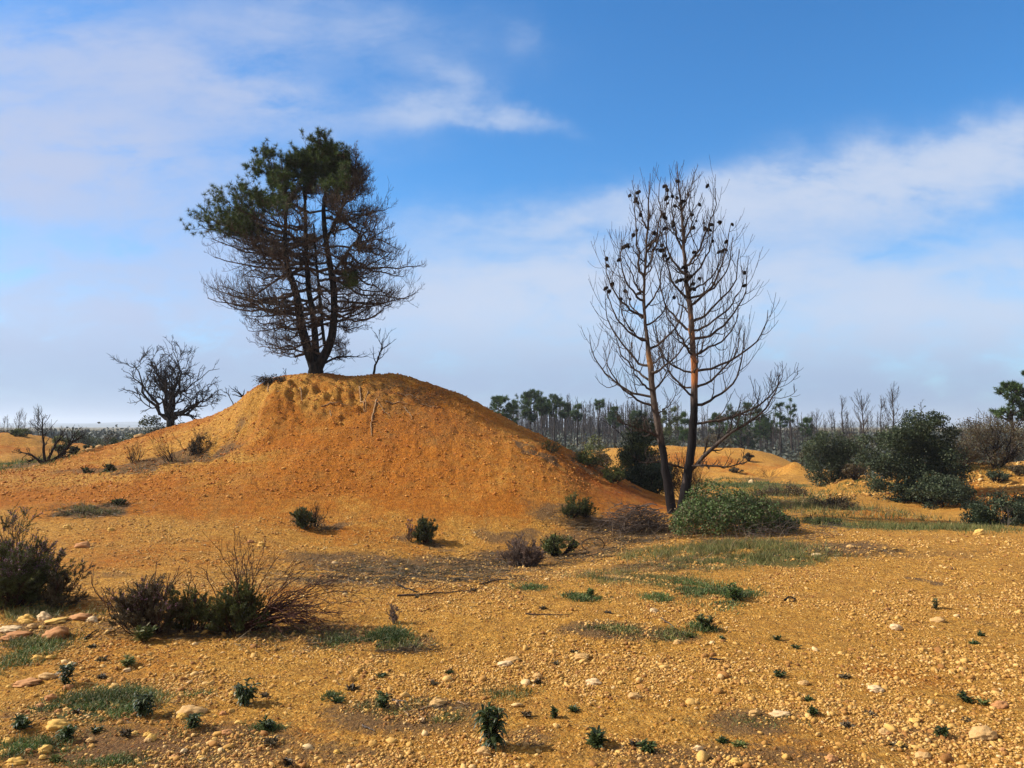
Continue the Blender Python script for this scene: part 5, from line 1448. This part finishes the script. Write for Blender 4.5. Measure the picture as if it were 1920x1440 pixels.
# loose cobbles that nothing tells apart
k_ = 0
while k_ < 70:
    px, py = (rng.uniform(0, 1920) if rng.uniform() < .55 else rng.uniform(0, 450)), 1130 + 305 * rng.uniform(0, 1) ** .7
    s_ = rng.uniform(3.5, 7) * (py - 700) / 700 * (1.25 if px < 500 else 1)
    rock(px, py, s_, s_ * rng.uniform(.45, .7), rng.choice(['stone_y', 'stone_y', 'stone_g', 'stone_r', 'stone_w'], p=[.36, .27, .2, .15, .02]), 'small loose cobble lying among the yellow gravel', 'loose cobbles in the gravel')
    k_ += 1
print('stones', round(time.time() - T0, 1))

# ------------------------------------------------------------------ grass, litter
def patch_points(px, py, rx, ry, n, ragged=.5):
    out = []
    u = rng.normal(size=(n, 2)) * .5
    c0 = hit(px, py)
    a, b = hit(px, py - ry), hit(px, py + ry)
    ylen = (a[1] - b[1]) / 2 if a is not None and a[1] < c0[1] * 1.7 else c0[1] - b[1]
    cx, cy = c0[0], (a[1] + b[1]) / 2 if a is not None and a[1] < c0[1] * 1.7 else c0[1]
    rr = rx / F * c0[1]
    x = cx + u[:, 0] * rr * 1.15; y = cy + u[:, 1] * ylen * 1.15
    d = fbm(x / .35, y / .35, 3, 55)
    m = rng.uniform(size=n) < np.clip(.5 + d * ragged * 2.2, 0, 1)
    x, y = x[m], y[m]
    return np.stack([x, y, Hf(x, y)], 1), c0[1]
def grass_stuff(name, patches, mat):
    G = Geo()
    for (px, py, rx, ry, n, h) in patches:
        p, Y = patch_points(px, py, rx, ry, n)
        d = nrm(np.stack([rng.normal(size=len(p)) * .55, rng.normal(size=len(p)) * .55, np.ones(len(p))], 1))
        w_ = max(.003, .0007 * Y)
        if Y < 8: bent_blades(G, p - [0, 0, .004], d, h * rng.uniform(.5, 1.2, len(p)), w_ * 1.2, .3)
        else: blades(G, p - [0, 0, .004], d, h * rng.uniform(.5, 1.2, len(p)), w_)
    o = G.build(name, M[mat]); tag(o, kind='stuff')
grass_stuff('green_grass', [(1305, 1105, 40, 14, 3400, .06), (1375, 1112, 36, 12, 3000, .07), (1345, 1130, 40, 12, 1500, .05), (1230, 1122, 26, 8, 1200, .05), (1100, 1124, 42, 7, 1500, .07), (995, 1103, 28, 5, 1000, .07),
    (720, 1198, 38, 12, 2600, .08), (645, 1205, 34, 12, 900, .06), (205, 1312, 75, 17, 4200, .055), (130, 1335, 60, 10, 1800, .04), (235, 1340, 50, 9, 2200, .05), (110, 1395, 60, 12, 1100, .05), (40, 1240, 44, 34, 1700, .07), (200, 1430, 70, 10, 1100, .04), (20, 1410, 40, 20, 900, .05),
    (370, 1305, 30, 6, 700, .04), (500, 1363, 30, 6, 700, .035), (1395, 912, 90, 14, 7000, .13), (1450, 925, 90, 10, 2500, .12), (1320, 1180, 22, 9, 1000, .07), (35, 870, 45, 10, 4000, .22), (620, 1308, 16, 6, 320, .04), (1640, 905, 40, 10, 900, .1)], 'grass')
grass_stuff('dull_grass', [(1210, 1085, 110, 15, 4500, .05), (1330, 1055, 110, 12, 4500, .06), (1400, 1030, 110, 12, 8000, .12), (1480, 1045, 90, 8, 3000, .08), (1150, 1080, 60, 10, 2000, .06), (1700, 990, 130, 6, 7000, .10), (1820, 992, 80, 6, 3000, .10), (1620, 980, 40, 8, 1500, .08),
    (1240, 1040, 70, 12, 3500, .10), (1560, 950, 80, 16, 4500, .16), (1460, 950, 60, 16, 4000, .16), (60, 1155, 90, 12, 2200, .09), (60, 1210, 60, 14, 1300, .07), (230, 1315, 80, 12, 1600, .06), (300, 1395, 160, 30, 2200, .035), (1240, 1190, 70, 10, 1500, .05), (1150, 1185, 60, 8, 900, .05),
    (760, 1210, 45, 10, 900, .05), (740, 1325, 60, 12, 1200, .05), (830, 1345, 40, 10, 500, .05), (965, 1300, 50, 14, 900, .04), (1410, 1355, 60, 12, 500, .035), (600, 1195, 90, 10, 1300, .05), (1640, 985, 50, 8, 900, .08), (1830, 880, 60, 16, 1600, .14), (1600, 915, 40, 12, 900, .12),
    (800, 1065, 170, 20, 2400, .04), (310, 873, 90, 8, 1500, .08), (60, 880, 40, 6, 900, .12), (170, 958, 60, 10, 1300, .09)], 'grass_dull')
def litter_stuff():
    G = Geo()
    for (px, py, rx, ry, n, l) in [(790, 1068, 200, 26, 11000, .10), (690, 1088, 130, 18, 5000, .09), (950, 1050, 100, 13, 3000, .09), (1090, 1042, 120, 16, 3600, .09), (880, 1090, 120, 12, 2500, .09), (470, 1075, 60, 10, 500, .08), (600, 1200, 110, 16, 1900, .12), (765, 1222, 50, 10, 900, .08), (168, 958, 58, 12, 2600, .14),
                                (1190, 1010, 120, 14, 3600, .12), (1250, 1065, 110, 12, 1700, .08), (320, 874, 110, 10, 4200, .12), (380, 850, 40, 14, 1600, .12), (1500, 1040, 110, 8, 1900, .09), (1660, 1034, 110, 5, 700, .09), (1200, 1190, 110, 11, 1200, .06), (770, 1325, 80, 14, 900, .08), (1085, 985, 60, 16, 1500, .12),
                                (240, 1335, 110, 18, 1400, .05), (60, 1200, 80, 24, 900, .07), (350, 1192, 170, 9, 1500, .08), (1530, 945, 90, 14, 2500, .14), (1400, 1020, 130, 16, 3000, .13), (780, 745, 110, 26, 1500, .08), (1060, 860, 60, 16, 700, .10), (1600, 1130, 500, 120, 900, .04), (900, 1250, 500, 120, 1200, .04), (1430, 1330, 400, 80, 700, .03),
                                (560, 1055, 220, 24, 700, .06), (590, 992, 60, 5, 500, .09), (800, 1020, 50, 5, 400, .09), (1150, 900, 60, 16, 500, .10)]:
        p, Y = patch_points(px, py, rx, ry, n)
        az = rng.uniform(0, 6.28, len(p))
        d = nrm(np.stack([np.cos(az), np.sin(az), rng.uniform(-.02, .32, len(p))], 1))
        blades(G, p + [0, 0, .004], d, l * rng.uniform(.3, 1.4, len(p)), max(.0028, .0006 * Y))
    o = G.build('dry_litter', M['dark_litter']); tag(o, kind='stuff')
    G = Geo()
    for (px, py, rx, ry, n, l) in [(1400, 1020, 110, 16, 700, .25), (800, 1065, 180, 20, 500, .14), (1190, 1005, 120, 14, 350, .2), (1280, 1050, 100, 12, 600, .13), (170, 958, 50, 10, 260, .2), (1560, 950, 80, 14, 500, .3), (1170, 1080, 90, 12, 400, .1), (1145, 1085, 12, 6, 160, .22), (60, 1165, 90, 12, 200, .16), (600, 1200, 110, 16, 160, .2), (230, 1320, 100, 16, 160, .08)]:
        p, Y = patch_points(px, py, rx, ry, n)
        d = nrm(np.stack([rng.normal(size=len(p)), rng.normal(size=len(p)) * .7, rng.uniform(.0, 1.3, len(p))], 1))
        blades(G, p, d, l * rng.uniform(.3, 1.3, len(p)), max(.003, .0006 * Y))
    o = G.build('dry_stalks', M['straw']); tag(o, kind='stuff')
litter_stuff()

# ------------------------------------------------------------------ small plants
def weed(px, py, top_py, half, label, nst=6, droop=.5, leaf=.05, mat='weed', group=None):
    c = hit(px, py); Y = c[1]
    h = P(px, top_py, Y)[2] - c[2]; hw = half / F * Y
    root = empty('weed_plant', c, label, 'weed', group)
    s = np.stack([rng.normal(size=nst) * .15 * hw, rng.normal(size=nst) * .15 * hw, np.full(nst, -.01)], 1)
    az = rng.uniform(0, 6.28, nst)
    e = np.stack([hw * .55 * np.cos(az), hw * .55 * np.sin(az), h * rng.uniform(.6, .98, nst)], 1)
    g = Geo(); Pn, R = grow(s, e - s, np.linalg.norm(e - s, axis=1), 8, (0, 0, 0), .05, .003, .0015); tubes(g, Pn, R, 4); g.build('stems', M['twig_brown'], root)
    g = Geo()
    k = 26
    t = rng.uniform(.15, 1, (nst, k)); p, T, i = along(Pn, t)
    v = rng.normal(size=p.shape); v[..., 2] = np.abs(v[..., 2]) * .3
    d = nrm(v + T * .5).reshape(-1, 3)
    bent_blades(g, p.reshape(-1, 3), d, leaf * rng.uniform(.5, 1.15, nst * k), leaf * .24, droop)
    g.build('leaves', M[mat], root)
weed(922, 1402, 1322, 26, 'tallest drooping leafy weed, standing alone near the bottom centre', 9, .8, .075)
weed(122, 1288, 1240, 15, 'narrow drooping weed left of the low heathers', 5, .7, .055)
weed(460, 1317, 1272, 27, 'bushy leafy weed below the burnt fan of twigs', 10, .6, .06)
weed(271, 1343, 1300, 17, 'dark leafy weed at the right end of the grass patch', 6, .7, .06)
weed(40, 1372, 1346, 17, 'small dark weed left of the smooth egg-shaped cobble', 6, .4, .05)
weed(362, 1367, 1338, 15, 'small leafy weed beside the flat tan stone', 6, .5, .045)
weed(1116, 1400, 1368, 20, 'spiky dark weed right of the tallest weed', 7, .2, .06)
weed(125, 1385, 1358, 20, 'spreading weed in front of the smooth egg-shaped cobble', 6, .4, .045)
weed(1322, 1180, 1152, 22, 'dark round tuft below the bright green grass patches', 12, .1, .05, 'broom')
weed(1378, 1125, 1095, 22, 'bright green leafy tuft at the right end of the grass patches', 12, .3, .06, 'grass')
weed(1105, 1122, 1104, 10, 'small upright green tuft on the grass strip before the bramble', 7, .2, .05, 'grass')
weed(1753, 1142, 1120, 8, 'little pointed green sprig on the right gravel', 4, .2, .035)
weed(1041, 1342, 1328, 8, 'tiny weed between the tallest and the spiky weed', 4, .3, .035)
weed(1462, 1272, 1258, 12, 'small green weed on the gravel right of bottom centre', 5, .3, .035)
weed(1815, 1315, 1300, 22, 'flat green weed near the ochre stone at the right edge', 6, .3, .04)
weed(1525, 1345, 1325, 12, 'weed right of the long pale flake', 5, .3, .035)
weed(1765, 1385, 1362, 12, 'dry weed left of the pale flat slab', 5, .3, .04)
weed(1215, 1410, 1390, 14, 'low weed near the bottom edge right of centre', 6, .3, .045)
weed(500, 1365, 1352, 20, 'flat mat-like weed at lower left of centre', 7, .2, .035)
weed(715, 1325, 1300, 20, 'green weed at the left end of the pale twigs', 6, .3, .045)
weed(240, 1250, 1235, 16, 'small spiky grass tuft under the dull heather', 7, .2, .05, 'grass_dull')
weed(270, 1205, 1178, 18, 'grey spiky tuft in front of the dull heather', 8, .1, .07, 'grass_dull')
k_ = 0
while k_ < 55:
    px, py = rng.uniform(0, 1920), 1065 + 370 * rng.uniform(0, 1) ** .75
    hh = rng.uniform(7, 15) * (py - 700) / 600
    weed(px, py, py - hh * .5, hh, 'tiny dark weed sprouting from the open gravel', int(rng.integers(3, 6)), .15, .03 + .01 * rng.uniform(), rng.choice(['weed', 'heather_dull', 'grass_dull', 'dark_litter']), 'tiny weeds in the gravel')
    k_ += 1

# ------------------------------------------------------------------ sticks and roots
def ground_stick(name, pxs, r, mat, label, cat, lift=.006, twigs=0):
    pts_ = [hit(*q) for q in pxs]
    a = np.array(pts_); s = np.concatenate([[0], np.cumsum(np.linalg.norm(np.diff(a, axis=0), axis=1))])
    u = np.linspace(0, s[-1], 16); o = np.stack([np.interp(u, s, a[:, i]) for i in range(3)], 1)
    for _ in range(3): o[1:-1, :2] = .25 * o[:-2, :2] + .5 * o[1:-1, :2] + .25 * o[2:, :2]
    o[:, :2] += rng.normal(size=(16, 2)) * r * .5
    o[:, 2] = Hf(o[:, 0], o[:, 1]) + lift + r * .5
    b = o[8].copy()
    Pn = (o - b)[None]; R = (r * np.linspace(1, .35, 16))[None]
    G = Geo(); tubes(G, Pn, R, 6)
    if twigs:
        P2, R2 = sprout(Pn, R, twigs, .2, .95, (20, 55), .3, .3, 6, (0, 0, .05), .1, .6, .5, r * .25); tubes(G, P2, R2, 4)
    ob = G.build(name, M[mat], None, True, loc=b); tag(ob, label, cat)
for i, (pl, r, lb) in enumerate([
    ([(673, 727), (678, 745), (681, 758), (683, 770)], .022, 'pale root hanging straight down under the right of the crest'),
    ([(602, 764), (635, 766), (668, 757)], .016, 'pale root running level across the face below the big pine'),
    ([(619, 767), (622, 786)], .013, 'short root dropping from the level root below the big pine'),
    ([(705, 757), (699, 778), (695, 800), (696, 822)], .020, 'longest pale root hanging down the middle of the mound face'),
    ([(722, 759), (745, 762), (765, 764)], .018, 'thick root sticking out level near the dark tuft on the mound'),
    ([(758, 767), (768, 774), (773, 785)], .014, 'crooked root curling down right of the thick level root'),
    ([(745, 742), (765, 745), (782, 752)], .012, 'thin root on the upper right of the mound face'),
    ([(790, 763), (806, 765), (820, 767)], .013, 'short root high on the right face of the mound'),
    ([(708, 763), (722, 775), (732, 783)], .010, 'thin root branching right from the longest root'),
    ([(690, 735), (684, 752), (686, 768)], .012, 'thin root beside the straight hanging root'),
    ([(562, 733), (566, 745), (566, 755)], .015, 'root looping out of the dark notch left of the big pine'),
    ([(504, 722), (503, 735), (502, 748)], .03, 'stout pale root under the dark clump at the left brow')]):
    ground_stick('exposed_root', pl, r, 'root', lb, 'root', .012)
ground_stick('fallen_stick', [(744, 1118), (790, 1117), (850, 1113), (890, 1110)], .010, 'twig_brown', 'long thin stick at the front edge of the litter patch', 'stick', twigs=5)
ground_stick('fallen_stick', [(900, 1097), (930, 1090), (970, 1085)], .009, 'twig_brown', 'stick lying at the right end of the litter patch', 'stick', twigs=3)
ground_stick('fallen_stick', [(985, 1155), (1030, 1157), (1075, 1158)], .007, 'twig_brown', 'thin straight stick on the open middle gravel', 'stick')
ground_stick('fallen_stick', [(708, 1215), (730, 1208), (748, 1200)], .010, 'twig_brown', 'brown stick lying across the green grass right of the heathers', 'stick')
ground_stick('fallen_stick', [(742, 1316), (755, 1330), (765, 1343)], .007, 'root', 'pale forked twig left of bottom centre', 'stick', twigs=2)
ground_stick('fallen_stick', [(785, 1335), (800, 1326), (830, 1322)], .008, 'root', 'pale bent twig reaching to the brown-tan stone', 'stick', twigs=2)
ground_stick('fallen_stick', [(735, 1314), (748, 1316), (762, 1317)], .007, 'twig_grey', 'short grey twig above the pale forked twig', 'stick')
ground_stick('fallen_stick', [(790, 1357), (797, 1350), (785, 1341)], .006, 'root', 'tiny pale curled twig below the bent twig', 'stick')
ground_stick('fallen_stick', [(680, 1362), (692, 1366), (702, 1372)], .005, 'twig_grey', 'small grey sliver on the gravel left of the tallest weed', 'stick')
ground_stick('fallen_stick', [(858, 1318), (872, 1322), (882, 1320)], .006, 'root', 'pale twig left of the top of the tallest weed', 'stick')
ground_stick('fallen_stick', [(745, 1098), (760, 1106), (782, 1112)], .012, 'twig_dark', 'black charred stick on the litter patch', 'stick', twigs=3)
ground_stick('fallen_stick', [(1472, 1128), (1480, 1121), (1492, 1123), (1488, 1131)], .010, 'charred', 'small black curved charred stick on the right gravel', 'stick')
ground_stick('fallen_stick', [(1330, 1238), (1345, 1243), (1360, 1241)], .007, 'twig_dark', 'short dark stick left of the round tuft', 'stick')
ground_stick('fallen_stick', [(1240, 1165), (1262, 1178), (1270, 1188)], .005, 'twig_grey', 'grey twig leading into the brown patch', 'stick')
ground_stick('fallen_stick', [(160, 1200), (172, 1192), (182, 1188)], .008, 'twig_dark', 'dark curled twig at the left foot of the dull heather', 'stick', twigs=2)
for j in range(5):
    x_ = 1065 + 16 * j
def curled():
    c = hit(1112, 1036); t = np.linspace(-.6, 4.2, 18)
    Pn = np.stack([.17 * np.cos(t), .03 * np.sin(t * 2), .10 + .10 * np.sin(t)], 1)[None]
    G = Geo(); tubes(G, Pn, np.full((1, 18), .007), 5); o = G.build('curled_branch', M['twig_dark'], None, loc=c); tag(o, 'dark branch curled into an open hoop in front of the brush pile', 'branch')
curled()
def brow_clump():
    b = P(508, 722, 18.25)
    b = np.array([b[0], b[1], H(b[0], b[1])])
    root = empty('root_clump', b, 'dark overhanging clump of roots and dry turf on the left brow of the mound', 'root clump')
    n = 170
    s = np.stack([rng.uniform(-.22, .28, n), rng.uniform(-.15, .15, n), rng.uniform(-.02, .12, n)], 1)
    d = nrm(np.stack([rng.normal(size=n) * .8 - .2, rng.normal(size=n) * .6 - .5, rng.normal(size=n) * .5], 1))
    G = Geo(); Pn, R = grow(s, d, rng.uniform(.08, .28, n), 6, (0, -.1, -.45), .1, .005, .003); tubes(G, Pn, R, 3); G.build('roots', M['twig_dark'], root)
    G = Geo(); leaves(G, s[:, :] + rng.normal(size=s.shape) * .05, .05, .5); leaves(G, s + rng.normal(size=s.shape) * .06, .05, .4)
    p = np.stack([rng.uniform(-.3, .35, 500), rng.uniform(-.2, .2, 500), rng.uniform(0, .1, 500)], 1)
    blades(G, p, nrm(rng.normal(size=(500, 3)) + [0, 0, .6]), .09, .008); G.build('turf', M['dark_litter'], root)
brow_clump()
def brow_stub(px, py, Y, label):
    b = on(px, Y)
    G = Geo()
    Pn, R = grow(np.zeros((4, 3)), np.array([[-.6, -.2, .8], [.3, 0, .9], [-1, 0, .2], [-.9, 0, .55]]), [.22, .16, .2, .26], 7, (-.3, 0, .1), .1, .02, .006); tubes(G, Pn, R, 5)
    P2, R2 = sprout(Pn, R, 4, .4, 1, (20, 50), .4, .3, 4, (0, 0, 0), .1, .1, .5, .004); tubes(G, P2, R2, 3)
    o = G.build('broken_stump', M['charred'], None, loc=b); tag(o, label, 'stump')
brow_stub(455, 738, 19.2, 'black broken stump sticking out of the left brow below the root clump')
print('all', round(time.time() - T0, 1))

# ------------------------------------------------------------------ thin air haze: fades the far wood and the hills
def haze():
    V = [(x, y, z) for z in (-14.0, 48.0) for x, y in ((-4700, -4700), (4700, -4700), (4700, 4700), (-4700, 4700))]
    Fc = [(0, 3, 2, 1), (4, 5, 6, 7), (0, 1, 5, 4), (1, 2, 6, 5), (2, 3, 7, 6), (3, 0, 4, 7)]
    m = bpy.data.materials.new('haze'); m.use_nodes = True
    nt = m.node_tree; nt.nodes.clear()
    o = nt.nodes.new('ShaderNodeOutputMaterial'); v = nt.nodes.new('ShaderNodeVolumePrincipled')
    v.inputs['Color'].default_value = (0.80, 0.88, 1.0, 1); v.inputs['Density'].default_value = 0.00042; v.inputs['Anisotropy'].default_value = 0.2
    nt.links.new(v.outputs[0], o.inputs['Volume'])
    ob = link('haze', mesh_of('haze', np.array(V, float), [np.array(Fc)], m)); tag(ob, kind='stuff')
haze()
